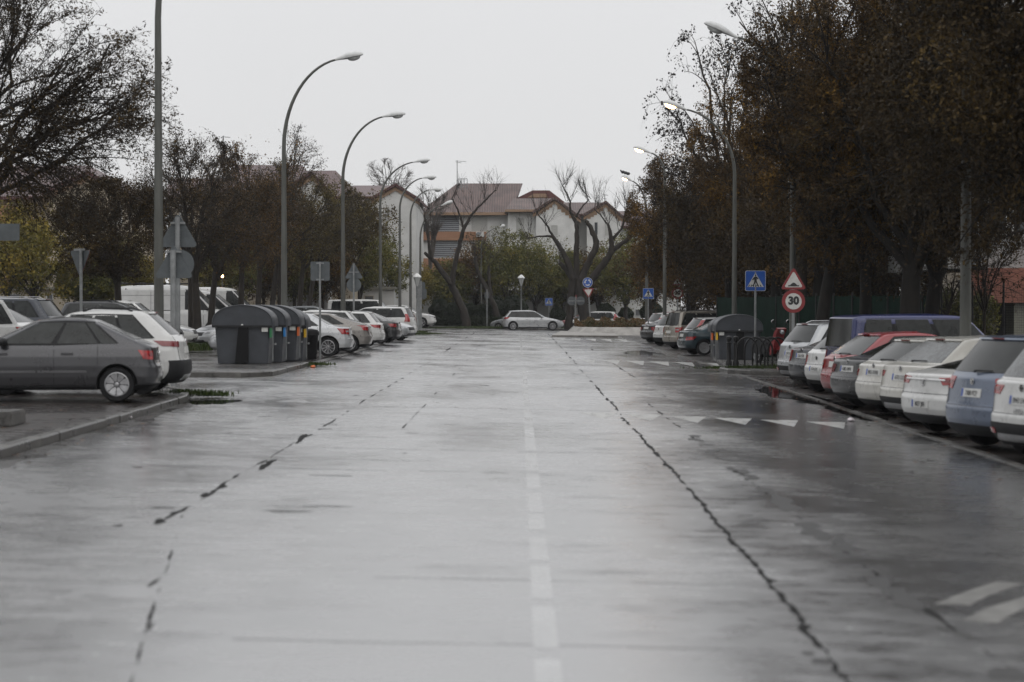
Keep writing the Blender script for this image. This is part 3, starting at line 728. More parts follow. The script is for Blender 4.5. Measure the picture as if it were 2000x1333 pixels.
        if near and not boxlamp:
            g = MB(); zmid = (lp[0]+lp[1])/2
            end_patch(S, g, [(w0-lp[2]*.72, zmid-.02), (w0-.03, zmid-.02), (w0-.02, zmid+.025), (w0-lp[2]*.78, zmid+.025)], .014, sd, 6, 1)
            g.build('reversing_lamp', M['clear_lamp'] if lp[1]-lp[0] > .2 else M['dark_red_lamp'], tl, 30)
        zf = S.zn-.02; wf = S.Wd(zf)
        g = MB(); end_patch(S, g, [(wf-.42, zf-.10), (wf+.02, zf-.06), (wf+.12, zf+.05), (wf-.30, zf-.005)], .008, sd, 8, 4, front=True)
        g.build('headlamp', M['clear_lamp'], t, 30)
    g = MB(); zf = S.zn-.08; end_patch(S, g, [(-.42, zf-.10), (.42, zf-.10), (.50, zf+.035), (-.50, zf+.035)], .006, 1, 14, 2, front=True)
    g.build('grille', M['trim'], t, 30)
    g = MB(); end_patch(S, g, [(-.60, cl+.05), (.60, cl+.05), (.52, cl+.17), (-.52, cl+.17)], .006, 1, 14, 2, front=True)
    g.build('air_intake', M['trim'], t, 30)
    g = MB(); end_patch(S, g, [(-.26, .40), (.26, .40), (.26, .51), (-.26, .51)], .014, 1, 8, 2, front=True)
    g.build('licence_plate', M['plate'], t, 30)
    # rear plate
    zp = pz or .80; g = MB(); n0 = S.nrm(0.001, zp, 1); p0 = S.pt(0, zp)
    end_patch(S, g, [(-.27, zp-.06), (.27, zp-.06), (.27, zp+.06), (-.27, zp+.06)], .010, 1, 10, 2)
    plt = g.build('licence_plate', M['plate'], t, 30)
    if near:
        g = MB(); end_patch(S, g, [(-.265, zp-.055), (-.215, zp-.055), (-.215, zp+.055), (-.265, zp+.055)], .0125, -1 if False else 1, 2, 2)
        if plate:
            g = MB(); end_patch(S, g, [(.215, zp-.055), (.265, zp-.055), (.265, zp+.055), (.215, zp+.055)], .0125, 1, 2, 2)
            g.build('country_band', M['plateblue'], plt, 30)
            tm = text_mesh(plate, .10, M['ink'], .001, .0)
            o = link('plate_lettering', tm, plt)
            sl = math.atan2(S.R(zp+.05)-S.R(zp-.05), .1)
            o.rotation_euler = (R(90)-sl, 0, R(-90)); o.rotation_euler = (Matrix.Rotation(R(-90), 3, 'Z')@Matrix.Rotation(R(90)-sl, 3, 'X')).to_euler()
            o.location = p0+Vector((-.016, -.02, -.004)); o.scale = (.80, 1, 1)
    # lower trim and gaps
    lz = lower if lower is not None else (.40 if cladding else .30)
    g = MB(); wl = S.Wd(cl+.1)+.16
    end_patch(S, g, [(-wl, cl+.01), (wl, cl+.01), (wl, lz), (-wl, lz)], .013, 1, 30, 8); g.build('rear_valance', M['plastic'], t, 30)
    for sd in (1, -1):
        g = MB(); side_patch(S, g, [(S.xra+S.rw+.07, cl+.01), (S.xfa-S.rw-.07, cl+.01)], [(S.xra+S.rw+.06, cl+(.17 if cladding else .06)), (S.xfa-S.rw-.06, cl+(.17 if cladding else .06))], .010, sd, 8, 1)
        g.build('sill', M['plastic'], t, 30)
    if near:
        g = MB(); gp = .004
        wt = S.Wd(.8)-.12
        for zz in ((.62,) if pz is None or pz > .6 else (.66,)):
            end_patch(S, g, [(-wt-.1, zz-gp), (wt+.1, zz-gp), (wt+.1, zz+gp), (-wt-.1, zz+gp)], .002, 1, 20, 1)
        for sd in (1, -1):
            end_patch(S, g, [(wt-.02, .62), (wt-.012, .62), (S.Wd(zg)-.062, zg), (S.Wd(zg)-.07, zg)], .002, sd, 1, 8)
        xb = xr0+(xf0-xr0)*(.525 if S.kind not in ('suv', 'estate', 'mpv') else .62)
        for sd in (1, -1):
            for xx in (xb, xf0+.10) + ((S.xra+S.rw+.02,) if S.kind != 'mini' else ()):
                zlo = cl+.1 if xx != S.xra+S.rw+.02 else .62
                side_patch(S, g, [(xx-gp, zlo), (xx+gp, zlo)], [(xx-gp, zb+.03), (xx+gp, zb+.03)], .002, sd, 1, 8)
        join_into(b, g, M['trim'])
        for sd in (1, -1):
            for xx in (xb-.22, xb+.85) if S.kind != 'mini' else (xb+.2,):
                if xx < xf0:
                    p = S.pt(S.u_of_x(xx, zb-.11), zb-.11, sd)
                    g = MB(); g.box((-.10, -.014, -.018), (.10, .022, .018), T=Matrix.Translation(p)); g.build('door_handle', PM, t)
    if emblem and S.kind != 'van':
        ze = (zp+.06+zg)/2 if zp > .7 else zb-.12; p = S.pt(0, ze); T = Matrix.Translation(p+Vector((-.012, 0, 0)))@Matrix.Rotation(R(90), 4, 'Y')
        g = MB(); g.lathe([(.048, -.004), (.048, .004), (.034, .008)][:2], 18, T); g.lathe([(.025, -.012), (.012, -.008)], 10, T); g.build('emblem', M['chrome'], t, 35)
    if wipe and S.kind in ('hatch', 'suv', 'estate', 'mpv', 'minivan', 'mini'):
        p = S.pt(0, zg+.03)+Vector((-.035, .02, .01)); g = MB()
        g.tube([p, p+Vector((.0, -.05, .012)), S.pt(.55, zg+.055, -1)+Vector((-.03, 0, 0))], [.022, .014, .008], 6)
        g.build('rear_wiper', M['trim'], t)
    if third and S.kind in ('hatch', 'suv', 'estate', 'mpv', 'mini'):
        # roof spoiler lip with brake lamp
        g = MB(); w1 = S.Wd(H-S.ht)-.10; z = H-S.ht*.75
        vs = []
        for i in range(9):
            y = -w1+2*w1*i/8; x = S.R(z)+S.bow_r*(y/w1)**2*.7
            vs += [(x-.07, y, z-.012), (x+.06, y, z-.02), (x+.12, y, z+.035), (x-.05, y, z+.012)]
        fs = [(4*i+k, 4*i+(k+1) % 4, 4*i+4+(k+1) % 4, 4*i+4+k) for i in range(8) for k in range(4)]+[(3, 2, 1, 0), (32, 33, 34, 35)]
        g.add(vs, fs); sp = g.build('spoiler', PM, t, 30)
        g = MB(); x = S.R(z); g.box((x-.078, -.14, z-.004), (x-.05, .14, z+.012)); g.build('brake_lamp', M['dark_red_lamp'], sp)
    if fog:
        for sd in (1, -1):
            g = MB(); w0 = S.Wd(.42); end_patch(S, g, [(w0-.30, .36), (w0-.02, .37), (w0-.02, .43), (w0-.30, .42)], .024, sd, 4, 1); g.build('reflector', M['red_lamp'], t)
    if cladding:
        g = MB(); wl = S.Wd(.5)-.28; end_patch(S, g, [(-wl, .27), (wl, .27), (wl-.08, .36), (-wl+.08, .36)], .019, 1, 14, 3)
        g.build('skid_plate', M['rim'], t, 30)
    if rails:
        for sd in (1, -1):
            g = MB(); zz = H-S.ht*.45; yy = sd*(S.Wd(zz)-.01); a, b_ = S.xg2+.35, S.xw-.35
            g.tube([(a, yy, zz), (a+.15, yy, zz+.055), (b_-.2, yy, zz+.06), (b_, yy, zz)], .016, 6); g.build('roof_rail', M['trim'] if rails == 'dark' else M['rim'], t, 40)
    if mirrors:
        for sd in (1, -1):
            p = S.pt(S.u_of_x(S.xc-.42, zb+.03), zb+.03, sd); T = Matrix.Translation(p+Vector((0, sd*.10, .05)))@Matrix.Diagonal((.07, .12, .075, 1))
            g = MB(); g.lathe([(.3, -.95), (.8, -.7), (1, -.1), (.98, .4), (.7, .85), (.3, 1)], 12, T); g.box((p.x-.03, min(p.y-sd*.03, p.y+sd*.08), p.z-.01), (p.x+.03, max(p.y-sd*.03, p.y+sd*.08), p.z+.02))
            g.build('door_mirror', PM if col[0]+col[1]+col[2] > .2 and S.kind != 'van' and not extra == 'blackmirror' else M['trim'], t, 40)
    ty, rm = wheel_meshes(S.rw, rim)
    for xa in (S.xra, S.xfa):
        for sd in (1, -1):
            o = link('wheel', ty, t, (xa, sd*(hw-.135), S.rw), R(180) if sd > 0 else 0)
            link('rim', rm, o)
    return t
WHITE = (.60, .60, .585); SILVER = (.40, .41, .42); CREAM = (.56, .545, .50)
RG = 'cars parked in the row on the right'; LG = 'cars parked in the row on the left'; FG = 'vehicles in the left car park'; BG = 'cars beyond the roundabout'
# --- right row, near to far
t = vehicle('parked_car', 'white crossover with black bumper at the right edge, nearest of its row', 'car',
    Shape(4.38, 1.84, 1.62, 'suv', zb=1.04, rw=.36), WHITE, 1910, 26.4, 71, cladding=True, lamp=(.86, 1.0, .42, .2), plate='0943 LNW', pz=.80, lower=.50, fog=True, rear_glass=M['glass_wet'], group=RG)
o = link('model_lettering', text_mesh('ATECA', .075, M['chrome'], .002, .002), t)
S_ = Shape(4.38, 1.84, 1.62, 'suv', zb=1.04)
o.rotation_euler = (R(90), 0, R(-90)); o.location = S_.pt(0, .66)+Vector((-.012, 0, .0))
vehicle('parked_car', 'pale blue people carrier with large dark rear window and horizontal split tail lamps', 'car',
    Shape(4.77, 1.86, 1.62, 'mpv', rw=.34, xg=.14, xg2=.5, xw=2.75, xc=3.75), (.115, .145, .205), 1823, 28.6, 72, metal=.35, lamp=(.84, 1.03, .36, .2), plate='7308 FCF', lower=.36, group=RG)
tI = vehicle('parked_car', 'white fastback with a chrome bar across its tailgate and plate low in the bumper', 'car',
    Shape(4.8, 1.86, 1.40, 'fastback', xg=.42, xg2=1.75, zb=.94, zg=1.0), WHITE, 1739, 31.6, 72, lamp=(.80, .93, .46, .18), plate='8027 JBR', pz=.50, rim='ten', lower=.34, emblem=True, wins=(1.5, 2.15), group=RG)
SI = Shape(4.8, 1.86, 1.40, 'fastback', xg=.42, xg2=1.75, zb=.94, zg=1.0)
g = MB(); end_patch(SI, g, [(-.62, .868), (.62, .868), (.62, .892), (-.62, .892)], .022, 1, 16, 1); g.build('chrome_bar', M['chrome'], tI, 30)
vehicle('parked_car', 'off-white crossover with black lower bumper between the white fastback and the white hatchback', 'car',
    Shape(4.3, 1.8, 1.50, 'suv', zb=1.0, xg=.3, xg2=.85, zg=1.03), CREAM, 1700, 34.6, 71, lamp=(.80, .92, .28, .2), plate='6715 LLC', wins=(.75, 1.22), cladding=True, lower=.46, rear_glass=M['glass_wet'], group=RG)
vehicle('parked_car', 'cream white hatchback with dark tailgate window beside the black coupe', 'car',
    Shape(4.1, 1.76, 1.44, 'hatch', xg=.24, xg2=.75), CREAM, 1653, 37.1, 71, lamp=(.72, .86, .22, .15), plate='8921 KWB', wins=(.62, 1.08), group=RG)
vehicle('parked_car', 'black saloon with wide dark red tail lamps and white plate', 'car',
    Shape(4.6, 1.80, 1.38, 'sedan', zb=.92), (.012, .013, .014), 1605, 39.6, 71, lamp=(.70, .88, .36, .16), plate='4382 HVN', pz=.78, lampmat=M['dark_red_lamp'], group=RG)
vehicle('parked_car', 'bright red hatchback with high spoiler behind the black saloon', 'car',
    Shape(4.2, 1.76, 1.48, 'hatch', xg=.2, xg2=.8), (.24, .009, .013), 1588, 41.8, 74, lamp=(.70, .9, .3, .2), wins=(.62, 1.12), lampmat=M['red_lamp'], group=RG)
vehicle('parked_van', 'royal blue passenger van with dark windows above the red hatchback', 'van',
    Shape(4.5, 1.82, 1.84, 'minivan', zb=1.05, rw=.32), (.007, .014, .095), 1601, 44.2, 78, metal=.1, boxlamp=(.62, 1.05, .16, .06), rim='hub', lower=.5, group=RG)
vehicle('parked_car', 'small white city car with round red tail lamps beside the blue van', 'car',
    Shape(3.6, 1.64, 1.46, 'mini', xg=.18, xg2=.62), WHITE, 1558, 46.6, 71, lamp=(.62, .88, .24, .02), plate='1574 LDS', wins=(.5, .95), pz=.56, group=RG)
vehicle('parked_car', 'dark grey coupe with tall bright red tail lamps beside the small white city car', 'car',
    Shape(4.35, 1.78, 1.40, 'sedan', zb=.94, xg=.5), (.03, .034, .04), 1527, 49.0, 71, metal=.3, lamp=(.66, .95, .30, .20), plate='5206 FDB', group=RG)
vehicle('parked_car', 'silver crossover with steep dark rear window, nearest to the bicycle stands', 'car',
    Shape(4.45, 1.84, 1.60, 'suv', zb=1.0), SILVER, 1506, 51.6, 71, metal=.4, lamp=(.80, .98, .12, .2), plate='2817 KFR', cladding=True, lower=.48, fog=True, rails=True, group=RG)
vehicle('parked_car', 'dark teal saloon with flat boot and white wheel covers beside the grey containers', 'car',
    Shape(4.8, 1.80, 1.43, 'sedan', zb=.93, bow_r=.08), (.014, .035, .045), 1317, 81.0, 80, metal=.3, lamp=(.60, .76, .28, .22), rim='hub', pz=.8, group=RG)
vehicle('parked_car', 'silver estate with tall upright red tail lamps behind the dark teal saloon', 'car',
    Shape(4.7, 1.80, 1.52, 'estate'), (.48, .48, .48), 1324, 86.0, 74, metal=.2, boxlamp=(.72, 1.38, .12, .05), near=False, group=RG)
vehicle('parked_car', 'champagne people carrier with roof rails and square red tail lamps', 'car',
    Shape(4.63, 1.81, 1.76, 'mpv', zb=1.06, xg=.12, xg2=.3), (.30, .275, .235), 1287, 90.5, 70, metal=.4, lamp=(.78, 1.02, .26, .14), rails='dark', lower=.36, group=RG)
vehicle('parked_car', 'tiny white city car with round red tail lamps beside the champagne people carrier', 'car',
    Shape(3.5, 1.66, 1.55, 'mini', zb=.95), WHITE, 1269, 98.5, 66, lamp=(.70, .96, .28, .05), lower=.42, pz=.6, group=RG)
vehicle('parked_car', 'black saloon with bright red tail lamps, second farthest of the right row', 'car',
    Shape(4.6, 1.8, 1.42, 'sedan'), (.012, .013, .015), 1244, 105.5, 66, lamp=(.68, .86, .34, .2), group=RG)
vehicle('parked_car', 'white crossover with upright red tail lamps at the far end of the right row', 'car',
    Shape(4.4, 1.82, 1.60, 'suv'), WHITE, 1252, 112.5, 68, boxlamp=(.9, 1.3, .14, .05), near=False, group=RG)
vehicle('parked_car', 'red car of which only the roof shows behind the white crossover', 'car',
    Shape(4.3, 1.8, 1.66, 'suv'), (.22, .015, .02), 1271, 118.5, 72, near=False, group=RG)
# --- left row, near to far
SX = Shape(4.19, 1.70, 1.43, 'fastback', xg=.30, xg2=1.02, zb=.92, zg=1.02, rw=.295, xra=.72, ht=.075)
tX = vehicle('parked_car', 'dark grey five-door hatchback with eight-petal silver wheel covers, nearest on the left', 'car', SX, (.055, .055, .060), 312, 33.4, -97,
    ref=(0, 1), metal=.5, rim='petal', wins=(.72, 1.12), lamp=(.70, .87, .16, .13), lift=.10, pz=.55, extra='blackmirror', glass=M['glass'], wipe=False, group=LG)
g = MB()
for sd in (1, -1):
    side_patch(SX, g, [(1.22, .495), (2.02, .495)], [(1.22, .53), (2.02, .53)], .016, sd, 8, 1)
    side_patch(SX, g, [(2.06, .495), (3.15, .495)], [(2.06, .53), (3.15, .53)], .016, sd, 8, 1)
g.build('side_moulding', paint((.12, .12, .125), .3), tX)
vehicle('parked_car', 'white compact crossover with black roof rails behind the dark grey hatchback', 'car',
    Shape(4.17, 1.80, 1.55, 'suv', zb=.96, zg=1.06, xg=.16, xg2=.62, rw=.335), WHITE, 360, 36.0, -93, ref=(0, 1), rim='twin', lamp=(.86, .98, .22, .30), lift=.10, wins=(.58, .98), cladding=True, lower=.62, rails='dark', group=LG, lampmat=M['dark_red_lamp'])
vehicle('parked_car', 'silver saloon with ten-spoke wheels beside the grey containers', 'car',
    Shape(4.77, 1.82, 1.46, 'sedan', zb=.95, rw=.325), (.50, .51, .52), 687, 65.0, -91, ref=(0, 1), metal=.35, rim='ten', lamp=(.72, .93, .34, .22), lift=.03, group=LG)
vehicle('parked_car', 'beige saloon with a bright red corner lamp beside the silver saloon', 'car',
    Shape(4.6, 1.81, 1.43, 'fastback', zb=.95, xg=.3, xg2=1.3), (.21, .195, .18), 725, 71.0, -91, ref=(0, 1), metal=.4, rim='five', lamp=(.78, .97, .2, .16), lift=.03, group=LG)
vehicle('parked_car', 'white estate with dark roof rails behind the beige saloon', 'car',
    Shape(4.6, 1.80, 1.50, 'estate'), WHITE, 708, 74.8, -91, ref=(0, 1), rails='dark', lift=.03, group=LG)
vehicle('parked_car', 'white hatchback between the beige saloon and the black saloon', 'car',
    Shape(4.28, 1.80, 1.45, 'hatch'), WHITE, 747, 79.0, -88, ref=(0, 1), lamp=(.78, .92, .34, .25), lift=.03, rim='five', group=LG)
vehicle('parked_car', 'black saloon with red tail lamps standing beyond the white hatchback', 'car',
    Shape(4.6, 1.78, 1.46, 'sedan'), (.011, .012, .013), 777, 87, -84, ref=(0, 1), lamp=(.72, .88, .3, .2), lift=.03, group=LG)
vehicle('parked_car', 'small silver car facing the road between black saloon and white people carrier', 'car',
    Shape(3.85, 1.66, 1.40, 'hatch'), SILVER, 795, 93.5, 106, ref=(1, -1), metal=.4, lift=.03, near=False, group=LG)
vehicle('parked_car', 'white people carrier with tall red tail lamp at the far end of the left row', 'car',
    Shape(4.6, 1.80, 1.62, 'mpv', zb=1.03), WHITE, 804, 98.5, -80, ref=(0, 1), boxlamp=(.85, 1.25, .16, .1), lift=.03, group=LG)
vehicle('parked_car', 'white crossover seen nose-on beyond the lantern post at the far left corner', 'car',
    Shape(4.38, 1.84, 1.60, 'suv'), WHITE, 848, 140, 96, ref=(1, -1), lift=.1, near=False, rim='five', group=FG)
vehicle('parked_van', 'white delivery van of which the roof shows above the left row', 'van',
    Shape(5.0, 1.95, 1.98, 'minivan'), WHITE, 795, 122, 90, ref=(1, -1), lift=.05, near=False, group=FG)
# --- left car park
vehicle('parked_car', 'white hatchback seen from its front at the left edge', 'car',
    Shape(4.2, 1.78, 1.66, 'hatch'), WHITE, 57, 51.5, -146, ref=(0, 1), lift=.12, near=False, group=FG)
vehicle('parked_car', 'white saloon whose sloping rear shows between dark crossover and dark grey hatchback', 'car',
    Shape(4.6, 1.8, 1.50, 'fastback'), WHITE, 108, 54.5, -75, ref=(0, -1), lift=.12, near=False, group=FG)
vehicle('parked_car', 'dark blue crossover with silver roof rails and chrome window line', 'car',
    Shape(4.7, 1.84, 1.74, 'suv', zb=1.1), (.014, .02, .032), 144, 60, -84, ref=(0, -1), lift=.05, rails=True, metal=.2, group=FG)
vehicle('parked_car', 'black people carrier with roof rails in front of the white vans', 'car',
    Shape(4.3, 1.8, 1.70, 'mpv', zb=1.12), (.014, .016, .018), 352, 66.5, 88, ref=(1, -1), lift=.05, rails='dark', group=FG, near=True)
vehicle('parked_car', 'white car with a bright red lamp behind the black people carrier', 'car',
    Shape(4.3, 1.8, 1.72, 'estate'), WHITE, 140, 70.5, 89, ref=(0, -1), lift=.05, boxlamp=(.95, 1.45, .16, .25), near=False, group=FG)
vehicle('parked_van', 'blue van cut by the left edge', 'van',
    Shape(4.6, 1.9, 2.12, 'minivan', xw=3.1, xc=3.8), (.05, .09, .22), 20, 59.5, -268+360, ref=(1, -1), lift=.1, near=False, group=FG)
vehicle('parked_car', 'silver car facing out beside the grey containers', 'car',
    Shape(4.1, 1.74, 1.40, 'hatch'), SILVER, 404, 74.5, -128, ref=(1, 1), metal=.3, lift=-.02, near=False, group=FG)
VS = Shape(5.9, 2.0, 2.55, 'van', rw=.35)
v = vehicle('parked_van', 'large white panel van with high roof and roof rack bars', 'van', VS, WHITE, 449, 100, 90, ref=(1, -1), lift=-.02, rim='hub', near=False, cladding=True, group=FG)
g = MB()
for y in (-.75, .75): g.tube([(.35, y, 2.60), (3.9, y, 2.62)], .03, 6)
for x in (.4, 1.3, 2.2, 3.1, 3.8): g.tube([(x, -.8, 2.56), (x, -.8, 2.66), (x, .8, 2.66), (x, .8, 2.56)], .025, 6)
g.build('roof_rack', M['trim'], v)
g = MB()
for sd in (-1, 1):
    side_patch(VS, g, [(.3, 2.02), (4.3, 2.02)], [(.3, 2.035), (4.3, 2.035)], .003, sd, 12, 1)
    for x in (1.9, 3.3, 4.55): side_patch(VS, g, [(x, .6), (x+.015, .6)], [(x, 2.2), (x+.015, 2.2)], .003, sd, 1, 8)
    side_patch(VS, g, [(1.95, 1.25), (3.3, 1.25)], [(1.95, 1.29), (3.3, 1.29)], .01, sd, 8, 1)
join_into(v.children[0] if v.children[0].name.startswith('body') else [c for c in v.children if c.name.startswith('body')][0], g, M['trim'])
vehicle('parked_van', 'smaller white van with short nose standing beyond the high-roof panel van', 'van',
    Shape(5.1, 1.95, 2.36, 'van'), WHITE, 482, 110, 90, ref=(1, -1), lift=-.02, near=False, rim='hub', group=FG)
vehicle('parked_van', 'tall white van with a pale windscreen, farthest of the three white vans', 'van',
    Shape(5.6, 2.0, 2.62, 'van'), WHITE, 514, 121, 90, ref=(1, -1), lift=-.02, near=False, rim='hub', group=FG)
vehicle('parked_car', 'white car with its nose showing past the tall white van', 'car',
    Shape(4.3, 1.8, 1.55, 'hatch'), WHITE, 548, 127, 88, ref=(1, -1), lift=.0, near=False, group=FG)
vehicle('parked_car', 'grey car whose roof shows above the silver saloon', 'car',
    Shape(4.4, 1.8, 1.62, 'estate'), (.16, .17, .18), 700, 104, 90, ref=(1, -1), lift=.0, near=False, metal=.4, group=FG)
# --- roundabout
vehicle('moving_car', 'silver estate driving round the roundabout, side on', 'car',
    Shape(4.56, 1.82, 1.50, 'estate', rw=.33), (.42, .43, .44), 1103, 145.5, 86, ref=(1, -1), metal=.35, rim='ten', lamp=(.84, 1.0, .2, .28), lift=.0, group=BG)
vehicle('parked_car', 'grey car half hidden behind the silver estate and the leaning trunk', 'car',
    Shape(4.2, 1.78, 1.40, 'hatch'), (.22, .23, .24), 952, 151.5, -70, ref=(1, 1), metal=.3, near=False, lift=-.15, group=BG)
vehicle('parked_car', 'white crossover with tall angled red tail lamps behind the roundabout planter', 'car',
    Shape(4.55, 1.82, 1.66, 'suv'), WHITE, 1214, 156, -84, ref=(0, 1), boxlamp=(.98, 1.45, .22, .3), lift=-.18, near=False, group=BG)
vehicle('parked_car', 'low dark red car between silver estate and the forked trunk', 'car',
    Shape(4.3, 1.78, 1.38, 'hatch'), (.16, .012, .015), 1078, 160, -90, ref=(1, 1), lift=-.2, near=False, group=BG)
vehicle('parked_car', 'white car just right of the white crossover behind the planter', 'car',
    Shape(4.4, 1.8, 1.44, 'fastback'), WHITE, 1246, 160, 265, ref=(0, 1), lift=-.35, near=False, group=BG)
vehicle('parked_car', 'pale car beyond the planter half hidden by the black saloon', 'car',
    Shape(4.4, 1.8, 1.42, 'hatch'), (.5, .51, .52), 1290, 158, 262, ref=(0, 1), lift=-.42, near=False, group=BG)
# ================================================================ street furniture
def street_lamp(label, px, D, hz, arm, side, lit=False, group='tall curved street lamps', lift=.1, r0=.105, bend=2.9, tilt=.16, headlen=.85):
    """arm: reach towards the road; side +1 arm goes to +x"""
    b = XD(px, D, lift); t = thing('street_lamp', label, 'street lamp', b, 0, group)
    zt = hz-b.z; g = MB(); pts = [(0, 0, 0), (0, 0, 1.2), (0, 0, 2.5), (0, 0, zt-bend)]; rd = [r0*1.1, r0*1.02, r0*.95, r0*.66]
    for i in range(1, 15):
        a = R(90*i/14)*(1-.10); x = arm*(1-math.cos(a))/(1-math.cos(R(81))); z = zt-bend+bend*math.sin(a)/math.sin(R(81))
        pts.append((side*x, 0, z)); rd.append(r0*(.66-.34*i/14))
    g.tube(pts, rd, 12); g.build('pole', M['pole'], t, 40)
    g = MB(); g.lathe([(r0*1.9, -.15), (r0*1.9, .05), (r0*1.3, .10)], 12); g.build('base', M['pole'], t, 40)
    # head: tapering shell, axis along the arm, slightly raised
    ax, az = pts[-1][0], pts[-1][2]; T = Matrix.Translation((ax, 0, az))@Matrix.Rotation(-side*tilt, 4, 'Y')@Matrix.Diagonal((side, 1, 1, 1))
    L = headlen; g = MB(); rings = [(-.06, .045, .045, 0), (.04, .065, .06, 0), (.18, .10, .085, .01), (.38, .17, .125, .02), (.60, .19, .14, .03), (.82, .16, .12, .02), (.95, .09, .07, .01), (1.0, .02, .02, 0)]
    vs = []; n = 14
    for f, wy, h, c in rings:
        for k in range(n):
            a = 2*math.pi*k/n; zz = math.sin(a)*h+c; zz = max(zz, -h*.55+c)
            vs.append(T @ Vector((f*L, math.cos(a)*wy, zz)))
    fs = [(i*n+k, i*n+(k+1) % n, (i+1)*n+(k+1) % n, (i+1)*n+k) for i in range(len(rings)-1) for k in range(n)]
    g.add(vs, fs+[tuple(range(n))[::-1], tuple(range((len(rings)-1)*n, len(rings)*n))]); hd = g.build('lamp_head', M['lamphead'], t, 35)
    g = MB(); T2 = T@Matrix.Translation((.64*L, 0, -.035))@Matrix.Diagonal((.27*L/.25*.9, .125/.25*.95, .13/.25, 1))
    g.lathe([(.25, 0), (.245, -.06), (.2, -.15), (.12, -.21), (.03, -.235)], 18, T2); g.build('lamp_bowl', M['lit'] if lit else M['lampglass'], hd, 40)
    return t
for i, (px, D, hz, lab) in enumerate([
    (310, 42.5, 11.6, 'nearest lamp on the left, its head above the picture'),
    (555, 66, 10.0, 'tall grey street lamp rising behind the grey containers'),
    (670, 85.5, 9.95, 'tall curved street lamp rising behind the beige saloon, second whose head shows'),
    (743, 113.5, 10.0, 'curved street lamp whose head stands against the sky above the red metal roof'),
    (781, 127, 9.95, 'curved street lamp just right of the white gable window'),
    (802, 139, 9.9, 'curved street lamp standing at the corner pavement beside the lantern post')]):
    street_lamp(lab, px, D, hz if i else 11.4, (2.55, 1.75, 1.75, 1.9, 1.45, 1.35)[i], 1, bend=(3.4, 2.9, 2.7, 2.3, 2.0, 1.9)[i], headlen=(.9, .9, .95, .95, .9, .85)[i], tilt=(.16, .2, .12, .12, .05, -.02)[i])
street_lamp('curved street lamp whose white head overlaps the striped tile roof', 821, 155, 9.6, 1.7, 1, bend=2.6, tilt=.35, headlen=.95)
street_lamp('thin street lamp in front of the white block, right of the leaning trunk', 940, 166, 8.35, 1.6, 1, bend=1.6, tilt=.3, r0=.075, headlen=.4, lift=.1)
street_lamp('thick lamp post rising among the cars at the right, its top lost in the trees', 1885, 34.6, 10.6, 2.0, -1, bend=3.0, r0=.10, lift=0)
street_lamp('unlit street lamp with a pale head high against the sky at the right', 1548, 60.5, 10.0, 1.75, -1, bend=2.4, tilt=.42, lift=0, headlen=1.05)
street_lamp('lit street lamp above the blue crossing sign, highest of the glowing lamps', 1434, 79, 9.62, 1.95, -1, lit=True, bend=2.6, tilt=.32, lift=0, headlen=.95)
street_lamp('lit street lamp below the highest glowing one, its bowl facing left', 1298, 104, 9.8, .75, -1, lit=True, bend=1.2, tilt=.32, lift=0, headlen=.95)
street_lamp('lit street lamp with birds on its head, lowest of the glowing lamps', 1263, 126, 9.7, .95, -1, lit=True, bend=2.2, tilt=.4, lift=0, headlen=.7)
# small lit lamps deep in the left trees
for (px, py, D, lab) in [(68, 423, 118, 'small lit lamp among the yellow leaves at the left'), (434, 540, 128, 'small lit lamp glowing through the trees above the white vans'), (806, 550, 168, 'small orange lit lamp behind the lantern post')]:
    p = P(px, py, D); t = thing('street_lamp', lab, 'street lamp', XD(px, D), 0, 'small lit lamps among the trees'); z = p.z-t.location.z
    g = MB(); g.tube([(0, 0, 0), (0, 0, z-.1)], .05, 8); g.build('pole', M['pole'], t)
    g = MB(); g.lathe([(.03, z-.12), (.08, z-.02), (.06, z+.05), (.02, z+.12)], 12); g.build('lamp_bowl', M['lit'], t, 40)
def lantern(label, px, pyb, D, ztop):
    b = XD(px, D, .1); t = thing('lantern_post', label, 'lantern', b, 0, 'lantern posts'); z = ztop-b.z
    g = MB(); g.lathe([(.09, 0), (.09, .5), (.055, .6), (.045, z-.95), (.07, z-.9), (.03, z-.85)], 12); g.build('pole', M['galv'], t, 40)
    g = MB(); g.lathe([(.07, z-.87), (.14, z-.6), (.24, z-.28)], 6); g.build('lantern_glass', M['lampglass'], t)
    g = MB(); g.lathe([(.29, z-.28), (.29, z-.24), (.2, z-.12), (.05, z)], 6); g.build('lantern_hood', M['white'], t)
lantern('white lantern on a slim post at the left corner pavement', 814.5, 650, 133, 3.98)
lantern('white lantern on a post between the clipped bushes behind the silver estate', 1018, 0, 158, 4.25)
lantern('white lantern on a post right of the roundabout sign', 1174, 0, 172, 4.0)
lantern('white lantern post low behind the white people carrier', 770, 0, 176, 3.3)
